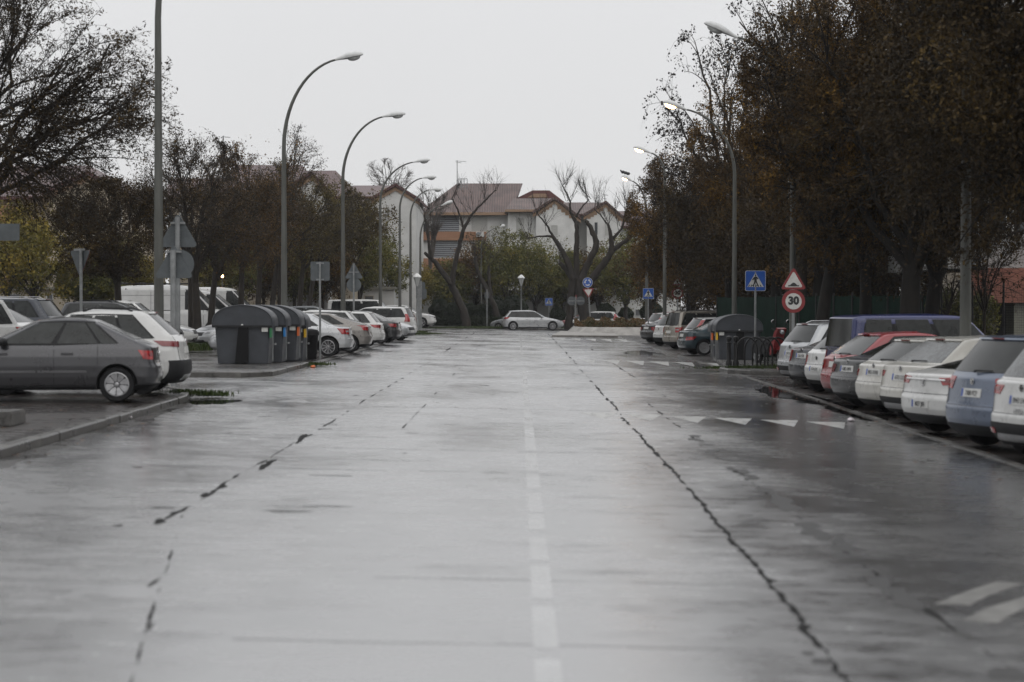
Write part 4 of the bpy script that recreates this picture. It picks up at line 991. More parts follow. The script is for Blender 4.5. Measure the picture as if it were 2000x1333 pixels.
# ---- signs
def plate(t, name, poly, th, y, m, parent=None):
    g = MB(); g.prism(poly, th, Matrix.Translation((0, y, 0))); return g.build(name, m, parent or t)
def tri(cx, cz, r, up=True, k=.06):
    pts = []
    for i in range(3):
        a = 90+120*i if up else -90+120*i
        for d in (-34, 0, 34):
            pts.append((cx+(r-r*k*2)*math.cos(R(a))+r*k*2*math.cos(R(a+d*1.7)), cz+(r-r*k*2)*math.sin(R(a))+r*k*2*math.sin(R(a+d*1.7))))
    return pts
def rrect(cx, cz, w, h, r=.04):
    return [(cx+sx*(w/2-r)+r*math.cos(R(a)), cz+sz*(h/2-r)+r*math.sin(R(a))) for sx, sz, aa in ((1, 1, 0), (-1, 1, 90), (-1, -1, 180), (1, -1, 270)) for a in (aa, aa+30, aa+60, aa+90)]
def post(t, h, r=.035, m='galv', lean=0.0):
    g = MB(); g.tube([(0, 0, -.05), (lean*.5, 0, h*.5), (lean, 0, h)], r, 10); g.build('post', M[m], t, 40)
def sgn(name, label, px, D, group=None, lift=0.0, cat='sign', yaw=0.0):
    return thing(name, label, cat, XD(px, D, lift), R(yaw), group)
def zof(t, py): return HC+(VY-py)/F*t.location.y-t.location.z
def ped_sign(t, cz, a, faces=True):
    """blue pedestrian crossing plate"""
    p = plate(t, 'sign_plate', rrect(0, cz, a, a, a*.07), .02, -.02, M['signwhite'])
    plate(t, 'blue_field', rrect(0, cz, a*.955, a*.955, a*.06), .004, -.026, M['signblue'], p)
    s = a*.78; z0 = cz-a*.30
    plate(t, 'white_triangle', [(-s*.52, z0), (s*.52, z0), (0, z0+s*.90)], .003, -.030, M['signwhite'], p)
    g = MB(); T = Matrix.Translation((0, -.034, 0)); q = lambda l: [(x*a, z0+z*a) for x, z in l]
    g.prism(circle(0, z0+.565*a, .042*a, 12), .003, T)
    g.prism(q([(-.06, .50), (.07, .51), (.15, .40), (.11, .36), (.065, .42), (.06, .30), (.115, .15), (.15, .03), (.09, .03), (.055, .15), (.0, .24), (-.05, .12), (-.12, .03), (-.17, .05), (-.10, .14), (-.06, .29), (-.07, .38), (-.12, .32), (-.17, .36)]), .003, T)
    for i in range(6):
        x = -.33+i*.122; xs = x*.9
        if abs(x) > .02: g.prism(q([(x-.035, .012), (x+.012, .012), (x*.86+.018, .11), (x*.86-.025, .11)]), .003, Matrix.Translation((0, -.0335, 0)))
    g.build('pedestrian_symbol', M['ink'], p)
CG = 'blue pedestrian crossing signs'
t = sgn('traffic_sign', 'blue pedestrian crossing sign beside the grey container and bollards, largest of the three', 1475, 66.5, CG, .1); post(t, zof(t, 532)); ped_sign(t, zof(t, 549), .68)
t = sgn('traffic_sign', 'blue pedestrian crossing sign above the white city car near the dark trees', 1266, 108, CG); post(t, zof(t, 566)); ped_sign(t, zof(t, 574), .58)
t = sgn('traffic_sign', 'small bright blue pedestrian crossing sign above the silver estate', 1072, 154, CG, .1); post(t, zof(t, 584)); ped_sign(t, zof(t, 590), .58)
# 30 and hump signs
t = sgn('traffic_sign', 'speed limit 30 disc under a red-rimmed speed hump triangle at the right', 1549, 54.2, None, 0); g = MB(); post(t, zof(t, 530), .045)
def disc30(t, cz, r):
    p = plate(t, 'speed_disc', circle(0, cz, r, 40), .02, -.05, M['signred'])
    plate(t, 'white_field', circle(0, cz, r*.70, 36), .004, -.056, M['signwhite'], p)
    o = link('numerals', text_mesh('30', r*.92, M['ink'], .001, .016*r/.3), p); o.rotation_euler = (R(90), 0, 0); o.location = (0, -.06, cz+.01)
disc30(t, zof(t, 589), .315)
p = plate(t, 'hump_triangle', tri(0, zof(t, 551), .365), .02, -.05, M['signred'])
plate(t, 'white_field', tri(0, zof(t, 551), .265), .004, -.056, M['signwhite'], p)
zb_ = zof(t, 560); plate(t, 'hump_symbol', [(-.155, zb_), (-.145, zb_+.035)]+[(-.10+.2*i/8, zb_+.035+.07*math.sin(math.pi*i/8)) for i in range(9)]+[(.145, zb_+.035), (.155, zb_)], .003, -.06, M['ink'], p)
t = sgn('traffic_sign', 'faded speed limit 30 sign half hidden by the brown leaves', 1323, 115, None); post(t, zof(t, 566)); disc30(t, zof(t, 573), .34)
p = plate(t, 'hump_triangle', tri(0, zof(t, 551), .34), .02, -.05, M['signred']); plate(t, 'white_field', tri(0, zof(t, 551), .25), .004, -.056, M['signwhite'], p)
# roundabout and give way sign, leaning
t = sgn('traffic_sign', 'leaning post with round blue roundabout sign above a give way triangle', 1155, 142, None, .12); t.rotation_euler = (0, R(-4.5), 0)
post(t, zof(t, 545), .05)
cz = zof(t, 552); p = plate(t, 'roundabout_disc', circle(0, cz, .36, 40), .02, -.05, M['signwhite']); plate(t, 'blue_field', circle(0, cz, .335, 40), .004, -.056, M['signblue'], p)
g = MB()
for k in range(3):
    a0 = 100+120*k; ro, ri = .24, .155
    pl = [(ro*math.cos(R(a0+i*10)), cz+ro*math.sin(R(a0+i*10))) for i in range(8)]+[((ro+.045)*math.cos(R(a0+72)), cz+(ro+.045)*math.sin(R(a0+72))), (.195*math.cos(R(a0+98)), cz+.195*math.sin(R(a0+98))), ((ri-.045)*math.cos(R(a0+72)), cz+(ri-.045)*math.sin(R(a0+72)))]+[(ri*math.cos(R(a0+i*10)), cz+ri*math.sin(R(a0+i*10))) for i in range(7, -1, -1)]
    g.prism(pl, .003, Matrix.Translation((0, -.06, 0)))
g.build('arrow_symbol', M['signwhite'], p)
cz = zof(t, 570); p = plate(t, 'give_way_triangle', tri(.0, cz, .43, False), .02, -.045, M['signred']); plate(t, 'white_field', tri(0, cz, .29, False), .004, -.051, M['signwhite'], p)
# two round signs from behind on one post, red disc beyond
t = sgn('traffic_sign', 'post carrying two round signs seen from behind on the splitter island', 1124, 143.5, None, .12); post(t, zof(t, 580), .05)
cz = zof(t, 588)
for x in (-.27, .36): plate(t, 'sign_plate', circle(x, cz, .32, 32), .02, .03, M['signback'])
g = MB(); g.box((-.5, .0, cz-.045), (.62, .028, cz+.025)); g.build('bracket', M['galv'], t)
t = sgn('traffic_sign', 'red no entry disc behind the pair of grey sign backs', 1132, 150, None, .1); post(t, zof(t, 585), .04); cz = zof(t, 581); p = plate(t, 'no_entry_disc', circle(0, cz, .33, 32), .02, -.05, M['signred']); plate(t, 'white_bar', rrect(0, cz, .46, .11, .01), .004, -.056, M['signwhite'], p)
# grey backs on the left
BGp = 'traffic signs seen from behind'
t = sgn('traffic_sign', 'square sign seen from behind on a thin post in front of the silver saloon', 625, 62.5, BGp, .03); post(t, zof(t, 512), .034)
plate(t, 'sign_plate', rrect(0, zof(t, 530), .60, .60, .04), .02, .035, M['signback'])
g = MB(); g.box((-.12, .0, zof(t, 516)), (.12, .033, zof(t, 513))); g.box((-.12, .0, zof(t, 548)), (.12, .033, zof(t, 545))); g.build('bracket', M['galv'], t)
t = sgn('traffic_sign', 'triangle above a disc, both seen from behind, left of the curved lamp row', 691, 82, BGp, .03); post(t, zof(t, 514), .04)
plate(t, 'triangle_plate', tri(0, zof(t, 534), .40), .02, .045, M['signback']); plate(t, 'round_plate', circle(0, zof(t, 557), .30, 32), .02, .045, M['signback'])
g = MB(); g.box((-.2, .0, zof(t, 533)), (.2, .04, zof(t, 531))); g.build('bracket', M['galv'], t)
t = sgn('traffic_sign', 'inverted triangle with red edge seen from behind at the left', 158, 53, BGp, .1, yaw=-38); post(t, zof(t, 486), .042)
p = plate(t, 'give_way_triangle', tri(-.10, zof(t, 507), .43, False), .018, .045, M['signback']); plate(t, 'red_face', tri(-.10, zof(t, 507), .435, False), .006, .064, M['signred'], p)
g = MB(); g.box((-.3, .0, zof(t, 490)), (.12, .04, zof(t, 486))); g.build('bracket', M['galv'], t)
t = sgn('traffic_sign', 'tall post behind the big lamp, with a triangle seen from behind at its top', 347, 44, BGp, .1); post(t, zof(t, 424), .055)
plate(t, 'triangle_plate', tri(0, zof(t, 460), .46), .02, .06, M['signback']); g = MB(); g.box((-.16, .0, zof(t, 438)), (.16, .055, zof(t, 434))); g.build('bracket', M['galv'], t)
t = sgn('traffic_sign', 'triangle and disc seen from behind, on the thick post right of the big lamp', 338, 41.5, BGp, .1); post(t, zof(t, 489), .062)
plate(t, 'round_plate', circle(.12, zof(t, 516), .30, 32), .02, .10, M['signback']); plate(t, 'triangle_plate', tri(0, zof(t, 521), .43, True), .02, .07, M['signback'])
g = MB(); g.box((-.17, .0, zof(t, 494)), (.17, .065, zof(t, 490))); g.build('bracket', M['galv'], t)
t = sgn('information_sign', 'grey back of a broad sign board cut by the left edge', -60, 37, None, .1, 'sign'); post(t, zof(t, 430), .06)
g = MB(); g.box((-.9, .07, zof(t, 470)), (.905, .12, zof(t, 437))); g.build('sign_plate', M['signback'], t)
t = sgn('traffic_sign', 'cluster of grey sign backs on a wide post at the left corner', 820, 133.5, BGp, .1)
g = MB(); g.box((-.14, -.05, 0), (.14, .05, zof(t, 549))); g.build('post', M['galv'], t)
plate(t, 'sign_plate', rrect(.05, zof(t, 568), .62, 1.15, .08), .02, .06, M['signback']); plate(t, 'square_plate', rrect(.24, zof(t, 574), .42, .62, .04), .02, .085, M['signback'])
for px, D, lab, pyt, r in [(951, 152, 'small grey sign back on a post beside the leaning trunk', 573, .2), (766, 160, 'grey angular sign back among the trees left of the lantern', 588, .33)]:
    t = sgn('traffic_sign', lab, px, D, BGp, .1); post(t, zof(t, pyt-8), .045); plate(t, 'sign_plate', rrect(0, zof(t, pyt+4), r*1.7, r*2.6, .1), .02, .05, M['signback'])
# ---- waste containers
def container(label, px, D, side, lid=None, sticker='green', group='grey waste containers', full=True, lift=.11):
    """big side-loading container, its end towards the road; side: which way the road lies"""
    b = XD(px, D, lift); t = thing('waste_container', label, 'container', b, 0, group)
    W_, T_ = 1.62, .93; hw, hwb = W_/2, W_/2-.07; dy = .62
    g = MB()
    # tub, tapering downward, corners chamfered
    lv = [(0, .0), (.10, .01), (1.08, .075), (1.11, .095)]; vs = []
    for z, e in lv:
        x = hwb+e-.05; y = dy-.06+e*.5; c = .05
        vs += [(-x+c, -y, z), (x-c, -y, z), (x, -y+c, z), (x, y-c, z), (x-c, y, z), (-x+c, y, z), (-x, y-c, z), (-x, -y+c, z)]
    fs = [(i*8+k, i*8+(k+1) % 8, (i+1)*8+(k+1) % 8, (i+1)*8+k) for i in range(3) for k in range(8)]+[tuple(range(8))[::-1], tuple(range(24, 32))]
    g.add(vs, fs); g.build('tub', M['bin'], t)
    g = MB(); g.prism([(-.20, .02), (.17, .02), (.17, 1.06), (-.10, 1.06)], .03, Matrix.Translation((0, -dy-.035, 0))); g.prism(circle(.0, 1.07, .028, 12), .03, Matrix.Translation((0, -dy-.05, 0)), 1)
    g.build('end_recess', [M['bindark'], M['white']], t)
    # domed lid: lips then arch
    prof = []
    for i in range(21):
        a = math.pi*i/20; prof.append(((hw+.03)*math.cos(a), 1.13+.50*math.sin(a)**.85))
    lipz = [(-(hw+.03), 1.02), (hw+.03, 1.02)]
    outline = [(hw+.03, 1.02)]+prof+[(-(hw+.03), 1.02)]
    g = MB(); T = Matrix.Translation((0, -dy-.05, 0))
    n = len(outline); rows = [(-dy-.02, .965), (-dy-.05, .985), (-dy-.03, 1.0), (dy+.03, 1.0), (dy+.05, .985), (dy+.02, .965)]
    for y, k in rows:
        for x, z in outline: g.v.append((x*k, y, 1.02+(z-1.02)*k))
    for i in range(len(rows)-1):
        for k in range(n): g.f.append((i*n+k, (i+1)*n+k, (i+1)*n+(k+1) % n, i*n+(k+1) % n)); g.m.append(0)
    g.f.append(tuple(range(n))); g.m.append(0); g.f.append(tuple(range(5*n, 6*n))[::-1]); g.m.append(0)
    ld = g.build('lid', M['bin'], t, 40)
    g = MB(); g.box((-hw-.02, -dy-.065, 1.0), (hw+.02, -dy-.045, 1.06)); g.build('lid_rim', M['plastic'], ld)
    if lid:
        g = MB(); a0, a1, m_ = lid; pl = []
        for i in range(9):
            a = R(a0+(a1-a0)*i/8); pl.append(((hw+.045)*math.cos(a), 1.135+.515*math.sin(a)**.85))
        for i in range(8, -1, -1):
            a = R(a0+(a1-a0)*i/8); pl.append(((hw-.02)*math.cos(a), 1.10+.46*math.sin(a)**.85))
        g.prism(pl, .5, Matrix.Translation((0, dy-.44, 0))); g.build('lid_flap', M[m_], ld)
    g = MB(); x = side*(hw-.02)
    g.box((min(x, x+side*.022), -.30, .05), (max(x, x+side*.022), -.26, .9)); g.box((min(x, x+side*.03), .05, .5), (max(x, x+side*.03), .4, .55)); g.build('handle_bar', M['galv'], t)
    g = MB(); xx = side*(hw-.10); g.box((min(xx, xx-side*.17), -dy-.045, .88), (max(xx, xx-side*.17), -dy-.02, 1.0)); g.build('paper_label', M['signwhite'], t)
    g = MB(); g.box((min(x-side*.035, x+side*.02), -dy-.02, .72), (max(x-side*.035, x+side*.02), -dy+.25, .98)); g.build('sticker', M[sticker], t)
    return t
container('grey waste container with green sticker, whole end face showing, nearest of the left row', 479, 55.6, 1, None, 'green')
container('grey waste container with blue sticker, second of the left row', 507, 57.4, 1, (125, 172, 'green'), 'blue')
container('grey waste container with orange sticker, third of the left row', 535, 59.2, 1, None, 'orange')
container('grey waste container with yellow sticker, last of the left row beside the silver saloon', 549.5, 61.0, 1, None, 'yellow', lift=.03)
container('grey waste container with a yellow flap on its lid, behind the bollards', 1440, 71, -1, (8, 52, 'yellow'), 'yellow', lift=.08)
container('grey waste container half hidden behind the one with the yellow flap', 1429, 74.4, -1, None, 'orange', lift=.02)
b = XD(603, 63.0, .03); t = thing('litter_bin', 'small black bin between the last grey container and the silver saloon', 'litter bin', b); g = MB()
g.lathe([(.24, 0), (.30, .75), (.33, .78), (.33, .86), (.28, .93), (.1, .97)], 14); g.build('bin_body', M['bindark'], t, 40); g = MB(); g.lathe([(.345, .77), (.345, .80)], 14); g.build('bin_rim', M['plastic'], t)
# ---- bollards and bicycle stands
def bollard(label, px, D):
    b = XD(px, D, .10); t = thing('bollard', label, 'bollard', b, 0, 'black iron bollards')
    g = MB(); g.lathe([(.10, 0), (.10, .12), (.075, .16), (.065, .66), (.085, .68), (.085, .72), (.05, .75)], 14); g.build('shaft', M['iron'], t, 40)
    g = MB(); g.lathe([(.04, .74), (.075, .78), (.095, .84), (.075, .91), (.02, .94)], 14); g.build('ball', M['iron'], t, 40)
bollard('black iron bollard with ball top in front of the container, left one of the two', 1423.5, 63)
bollard('black iron bollard with ball top in front of the container, right one of the two', 1437, 63)
def arch(label, px, D, w_, h_):
    b = XD(px, D, .10); t = thing('bicycle_stand', label, 'bicycle stand', b, R(rnd.uniform(-8, 8)), 'black hoop bicycle stands')
    g = MB(); g.tube([(w_/2*math.cos(R(a)), 0, (h_-w_*.62)+w_*.62*math.sin(R(a))) if 0 <= a <= 180 else None for a in range(0, 181, 12)], .028, 8)
    g.tube([(w_/2, 0, -.02), (w_/2, 0, h_-w_*.62)], .028, 8); g.tube([(-w_/2, 0, -.02), (-w_/2, 0, h_-w_*.62)], .028, 8); g.build('hoop', M['iron'], t, 50)
    g = MB()
    for s in (-1, 1): g.lathe([(.06, 0), (.06, .03), (.04, .05)], 10, Matrix.Translation((s*w_/2, 0, 0)))
    g.build('foot_plate', M['iron'], t)
for i, (px, D, lab) in enumerate([(1459, 61.6, 'first bicycle hoop, just right of the crossing sign post'), (1474, 61.8, 'second bicycle hoop from the bollards'), (1489, 62, 'third bicycle hoop from the bollards, in the middle'), (1505, 62.2, 'fourth bicycle hoop from the bollards'), (1519, 62.4, 'last bicycle hoop, beside the silver crossover')]):
    arch(lab, px, D, .62, .92)
# ---- scooter
b = XD(1503, 66, .1); t = thing('motor_scooter', 'red motor scooter parked behind the bicycle hoops', 'scooter', b, R(-58))
ty_, rm_ = wheel_meshes(.24, 'five')
for x in (-.62, .62):
    o = link('wheel', ty_, t, (x, 0, .24)); o.scale = (1, .55, 1); link('rim', rm_, o)
g = MB(); g.prism([(-.80, .42), (-.74, .72), (-.42, .78), (.0, .70), (.06, .50), (-.1, .34), (-.55, .32)], .3, Matrix.Translation((0, -.15, 0))); g.build('rear_body', M['plastic'], t)
g = MB(); g.prism([(.0, .30), (.30, .26), (.34, .34), (.05, .38)], .34, Matrix.Translation((0, -.17, 0))); g.build('foot_board', M['trim'], t)
g = MB(); g.prism([(-.52, .34+.9-.1), (-.34, .36+.9-.1), (-.30, .70+.05), (-.46, .60)][::-1] if False else [(.22, .30), (.36, .34), (.56, .98), (.66, 1.16), (.56, 1.2), (.44, 1.04), (.22, .50)], .36, Matrix.Translation((0, -.18, 0))); g.build('front_shield', M['red'], t)
g = MB(); g.prism([(.40, .44), (.62, .50), (.86, .40), (.84, .47), (.62, .58), (.42, .54)], .14, Matrix.Translation((0, -.07, 0))); g.build('front_mudguard', M['red'], t)
g = MB(); g.prism([(-.78, .74), (-.60, .84), (-.1, .80), (.02, .70), (-.4, .74)], .28, Matrix.Translation((0, -.14, 0))); g.build('seat', M['trim'], t)
g = MB(); g.tube([(.50, -.34, 1.17), (.56, 0, 1.14), (.50, .34, 1.17)], .02, 8); g.build('handlebar', M['trim'], t, 40)
for s in (-1, 1):
    g = MB(); g.tube([(.54, s*.22, 1.15), (.56, s*.3, 1.36)], .008, 6); g.lathe([(.075, -.01), (.08, .0), (.07, .012)], 14, Matrix.Translation((.56, s*.31, 1.40))@Matrix.Rotation(R(-80), 4, 'Y')@Matrix.Diagonal((.8, 1, 1, 1)), 1); g.build('mirror', [M['trim'], M['chrome']], t, 40)
g = MB(); g.lathe([(.09, 0), (.085, .03), (.04, .05)], 14, Matrix.Translation((.63, 0, 1.06))@Matrix.Rotation(R(75), 4, 'Y')); g.build('headlight', M['clear_lamp'], t, 40)
# ---- small things
c = G(2, 834, .1); t = tag(None or MB().box((-1.2, -.35, 0), (.0, .45, .2)).build('concrete_block', M['kerb'], None, None, (c.x+.14, c.y+.3, c.z)), 'grey concrete block on the pavement cut by the left edge', 'block')
bm = bmesh.new(); bm.from_mesh(t.data); bmesh.ops.bevel(bm, geom=bm.edges[:], offset=.02, segments=2, affect='EDGES'); bm.to_mesh(t.data); bm.free()
def scrap(label, px, py, s, m, lift, seed):
    rr = random.Random(seed); bm = bmesh.new(); bmesh.ops.create_icosphere(bm, subdivisions=2, radius=s)
    for v in bm.verts: v.co = Vector((v.co.x*rr.uniform(.7, 1.3), v.co.y*rr.uniform(.6, 1.2), v.co.z*rr.uniform(.4, .8)+s*.5))
    me = bpy.data.meshes.new('litter'); bm.to_mesh(me); bm.free(); me.materials.append(M[m]); o = link('litter', me, None, G(px, py, lift)); tag(o, label, 'litter')
scrap('orange scrap of litter lying by the kerb of the container island', 394, 736, .07, 'litter', .0, 1)
scrap('pale scrap of litter on the kerb beside the left puddle', 249, 819, .06, 'litterw', .0, 2)
scrap('pale crumpled paper lying on the right gutter', 1662, 824, .06, 'litterw', .0, 3)
scrap('reddish scrap of litter at the corner of the container island', 611, 719, .07, 'litter', .0, 4)
for i, (px, z) in enumerate([(1216, 9.95), (1221, 10.0), (1226, 9.98)]):
    p = P(px, 337+i*1.5, 125.9); bm = bmesh.new(); bmesh.ops.create_uvsphere(bm, u_segments=10, v_segments=7, radius=.09)
    for v in bm.verts: v.co = Vector((v.co.x*1.7, v.co.y, v.co.z*1.1+(.05 if v.co.x < -.06 else 0)))
    h = bmesh.ops.create_uvsphere(bm, u_segments=8, v_segments=6, radius=.05)
    for v in h['verts']: v.co += Vector((-.13, 0, .10))
    me = bpy.data.meshes.new('bird'); bm.to_mesh(me); bm.free(); me.materials.append(M['ink'])
    tag(link('bird', me, None, p), 'dark pigeon perched on the lowest glowing street lamp', 'bird', 'pigeons on the lit lamp')
# ================================================================ buildings
def facade(name, col, **k):
    return mat(name, col, .75, var=.22, vscale=.7, bump=.15, bscale=5, **k)
BM = {}
BM['white'] = facade('white_render', (.60, .60, .585)); BM['cream'] = facade('cream_render', (.46, .40, .31)); BM['orange'] = facade('orange_render', (.34, .18, .105))
BM['pink'] = mat('terracotta_panel', (.27, .105, .07), .6, var=.25, vscale=.9, stretch=(4, 1, .3)); BM['beige'] = facade('beige_tile', (.23, .22, .185))
BM['verge'] = facade('ochre_trim', (.30, .20, .13)); BM['glassb'] = mat('window_glass', (.03, .035, .04), .12, spec=.8); BM['shutter'] = mat('shutter', (.40, .40, .38), .5, stretch=(1, 1, 14), var=.25, vscale=3)
BM['slat'] = mat('louvre_metal', (.17, .18, .19), .45, .3); BM['dark'] = mat('dark_recess', (.02, .02, .022), .8); BM['door'] = mat('grey_door', (.12, .125, .13), .5, var=.2, vscale=4)
BM['redtrim'] = mat('dark_red_trim', (.10, .032, .028), .5)
def roof_mat(name, c1, c2, rough, wave=3.6, metal=0.0):
    m, nt, b = new_mat(name); L = nt.links.new
    tc = nt.nodes.new('ShaderNodeTexCoord'); w = nt.nodes.new('ShaderNodeTexWave'); w.bands_direction = 'X'; w.inputs['Scale'].default_value = wave; w.inputs['Distortion'].default_value = .3
    n = nt.nodes.new('ShaderNodeTexNoise'); n.inputs['Scale'].default_value = .9; n.inputs['Detail'].default_value = 6
    L(tc.outputs['Object'], w.inputs['Vector']); L(tc.outputs['Object'], n.inputs['Vector'])
    r = nt.nodes.new('ShaderNodeValToRGB'); r.color_ramp.elements[0].position = .35; r.color_ramp.elements[1].position = .65; r.color_ramp.elements[0].color = (*c1, 1); r.color_ramp.elements[1].color = (*c2, 1)
    L(n.outputs['Fac'], r.inputs[0]); mm = nt.nodes.new('ShaderNodeMix'); mm.data_type = 'RGBA'; mm.blend_type = 'MULTIPLY'; mm.inputs['B'].default_value = (.35, .33, .33, 1)
    q = nt.nodes.new('ShaderNodeMapRange'); q.inputs['To Min'].default_value = .75; q.inputs['To Max'].default_value = 0; L(w.outputs['Fac'], q.inputs[0]); L(q.outputs[0], mm.inputs['Factor'])
    L(r.outputs[0], mm.inputs['A']); L(mm.outputs['Result'], b.inputs['Base Color']); b.inputs['Roughness'].default_value = rough; b.inputs['Metallic'].default_value = metal
    bu = nt.nodes.new('ShaderNodeBump'); bu.inputs['Strength'].default_value = .8; bu.inputs['Distance'].default_value = .06; L(w.outputs['Fac'], bu.inputs['Height']); L(bu.outputs[0], b.inputs['Normal'])
    return m
BM['tile'] = roof_mat('brown_tile_roof', (.075, .043, .036), (.145, .088, .074), .5, 1.4)
BM['metal'] = roof_mat('red_metal_roof', (.075, .030, .028), (.125, .055, .050), .42, 2.2)
def Q(px, py, D): return tuple(P(px, py, D))
def wallblock(t, name, px0, px1, pyt, D, depth, m, zb=0.0):
    a = P(px0, pyt, D); b = P(px1, pyt, D); g = MB(); g.box((a.x, D, zb), (b.x, D+depth, a.z)); return g.build(name, BM[m], t)
def gable_x(t, name, e0, e1, pye, r0, r1, pyr, De, Dr, m, over=.0, th=.18):
    """roof with ridge parallel to the picture plane; e0/e1 eave ends, r0/r1 ridge ends in pixels"""
    A, B = P(e0, pye, De), P(e1, pye, De); C, D_ = P(r1, pyr, Dr), P(r0, pyr, Dr); back = 2*Dr-De
    A2, B2 = Vector((A.x, back, A.z)), Vector((B.x, back, B.z)); dz = Vector((0, 0, th))
    vs = [A, B, C, D_, A2, B2, A-dz, B-dz, A2-dz, B2-dz]
    g = MB(); g.add(vs, [(0,1,2,3), (5,4,3,2), (0,3,4), (1,5,2), (6,7,1,0), (7,9,5,1), (9,8,4,5), (8,6,0,4), (6,8,9,7)]); return g.build(name, BM[m], t)
def gable_y(t, px0, px1, pye0, pye1, pxp, pyp, D, depth, wall, trim, roofm, zb=0.0, oh=.35, stepped=False):
    """gable wall facing the camera with verge boards and a roof running back"""
    a, b, p = P(px0, pye0, D), P(px1, pye1, D), P(pxp, pyp, D)
    g = MB(); g.prism([(a.x, zb), (b.x, zb), (b.x, b.z), (p.x, p.z), (a.x, a.z)], depth, Matrix.Translation((0, D, 0))); w = g.build('gable_wall', BM[wall], t)
    g = MB(); g2 = MB()
    for q in (a, b):
        d = (q-p); l = d.length; d.normalize(); e = q+d*oh; up = Vector((0, 0, .12))
        n = Vector((-d.z, 0, d.x)); n = n if n.z > 0 else -n
        o1, o2 = p+n*.02, e+n*.02
        g2.prism([(o1.x, o1.z), (o2.x, o2.z), (o2.x, o2.z+.24), (p.x, p.z+.26)], depth+.2, Matrix.Translation((0, D-.32, 0)))
        g.prism([(p.x, p.z-.02), (e.x, e.z-.02), (e.x, e.z-.30), (p.x, p.z-.34)], .07, Matrix.Translation((0, D-.10, 0)))
    g2.build('roof', BM[roofm], t); g.build('verge_board', BM[trim], t)
    if stepped:
        for q in (a, b):
            g = MB()
            for i in range(5):
                f0 = .12+.17*i; x0, x1 = p.x+(q.x-p.x)*f0, p.x+(q.x-p.x)*(f0+.17); z = p.z+(q.z-p.z)*(f0+.17)-.28
                g.box((min(x0, x1), D-.03, z-.12), (max(x0, x1), D+.05, p.z+(q.z-p.z)*(f0+.17)-.1))
            g.build('brick_steps', BM[trim], t)
    return w
def window(t, px0, px1, py0, py1, D, m='shutter', frame='white', out=.06, bars=0, name='window'):
    a, b = P(px0, py0, D), P(px1, py1, D); x0, x1, z1, z0 = a.x, b.x, a.z, b.z; f = .05
    g = MB(); y0, y1 = D-out, D+.05
    for bx in (((x0, y0, z0), (x1, y1, z0+f)), ((x0, y0, z1-f), (x1, y1, z1)), ((x0, y0, z0+f), (x0+f, y1, z1-f)), ((x1-f, y0, z0+f), (x1, y1, z1-f))): g.box(*bx)
    w = g.build(name, BM[frame] if frame in BM else M[frame], t)
    g = MB(); g.box((x0+f, D-out+.03, z0+f), (x1-f, D+.04, z1-f)); g.build('pane', BM[m], w)
    if bars:
        g = MB()
        for i in range(bars):
            z = z0+f+(z1-z0-2*f)*(i+.5)/bars; h = (z1-z0)/bars*.30
            g.add([(x0+f, D-out-.02, z-h), (x1-f, D-out-.02, z-h), (x1-f, D-out+.025, z+h), (x0+f, D-out+.025, z+h), (x0+f, D-out+.01, z-h-.03), (x1-f, D-out+.01, z-h-.03), (x1-f, D-out+.05, z+h-.03), (x0+f, D-out+.05, z+h-.03)], [(0,1,2,3), (7,6,5,4), (0,4,5,1), (1,5,6,2), (2,6,7,3), (3,7,4,0)])
        g.build('louvre', BM['slat'], w)
    return w
# --- A: block behind the roundabout
t = thing('apartment_building', 'white and orange apartment block with brown tiled roofs behind the roundabout', 'building', (0, 0, 0))
wallblock(t, 'wall', 822, 1000, 419, 182, 10, 'white'); wallblock(t, 'wall', 992, 1050, 413, 179, 12, 'white'); wallblock(t, 'wall', 1105, 1150, 419, 181, 10, 'white')
gable_x(t, 'roof', 815, 996, 417, 893, 1021, 359, 181.2, 188, 'tile'); gable_x(t, 'roof', 986, 1058, 411, 1003, 1085, 388, 178.2, 183, 'tile'); gable_x(t, 'roof', 1098, 1150, 418, 1100, 1184, 396, 180.2, 185, 'tile')
gable_y(t, 1047, 1128, 414, 425, 1083, 391, 178, 11, 'white', 'verge', 'tile', stepped=True); gable_y(t, 1146, 1212, 420, 424, 1183, 398, 179, 10, 'white', 'verge', 'tile', stepped=True)
g = MB(); g.box(Q(815, 421, 181.4)[:1]+(181.15, P(0, 421, 181.4).z), (P(990, 0, 181.4).x, 181.5, P(0, 415.5, 181.4).z)); g.build('eave_board', BM['verge'], t)
g = MB(); g.box((P(986, 0, 178.3).x, 178.05, P(0, 414.5, 178.2).z), (P(1046, 0, 178.3).x, 178.4, P(0, 409.8, 178.2).z)); g.build('eave_board', BM['verge'], t)
g = MB(); a = [Q(1008, 388, 187), Q(1040, 372.5, 187), Q(1073, 372.5, 187), Q(1106, 398, 187)]; g.prism([(p[0], p[2]) for p in a], 3, Matrix.Translation((0, 187, 0))); dm = g.build('dormer', BM['redtrim'], t)
g = MB(); a = [Q(1030, 386.5, 186.9), Q(1042, 379, 186.9), Q(1066, 379, 186.9), Q(1070, 386.5, 186.9)]; g.prism([(p[0], p[2]) for p in a], .2, Matrix.Translation((0, 186.9, 0))); g.build('dormer_face', BM['verge'], dm)
a0, a1 = P(823, 453, 181.6), P(950, 470, 181.6); g = MB(); g.box((a0.x, 181.55, a1.z), (a1.x, 182.1, a0.z)); a2 = P(0, 505, 181.6); a3 = P(0, 535, 181.6); g.box((a0.x, 181.55, a3.z), (a1.x, 182.1, a2.z)); g.build('orange_band', BM['orange'], t)
window(t, 843, 898, 420, 454, 181.9, 'dark', 'white', .1, 8); window(t, 843, 898, 471, 505, 181.9, 'dark', 'white', .1, 8)
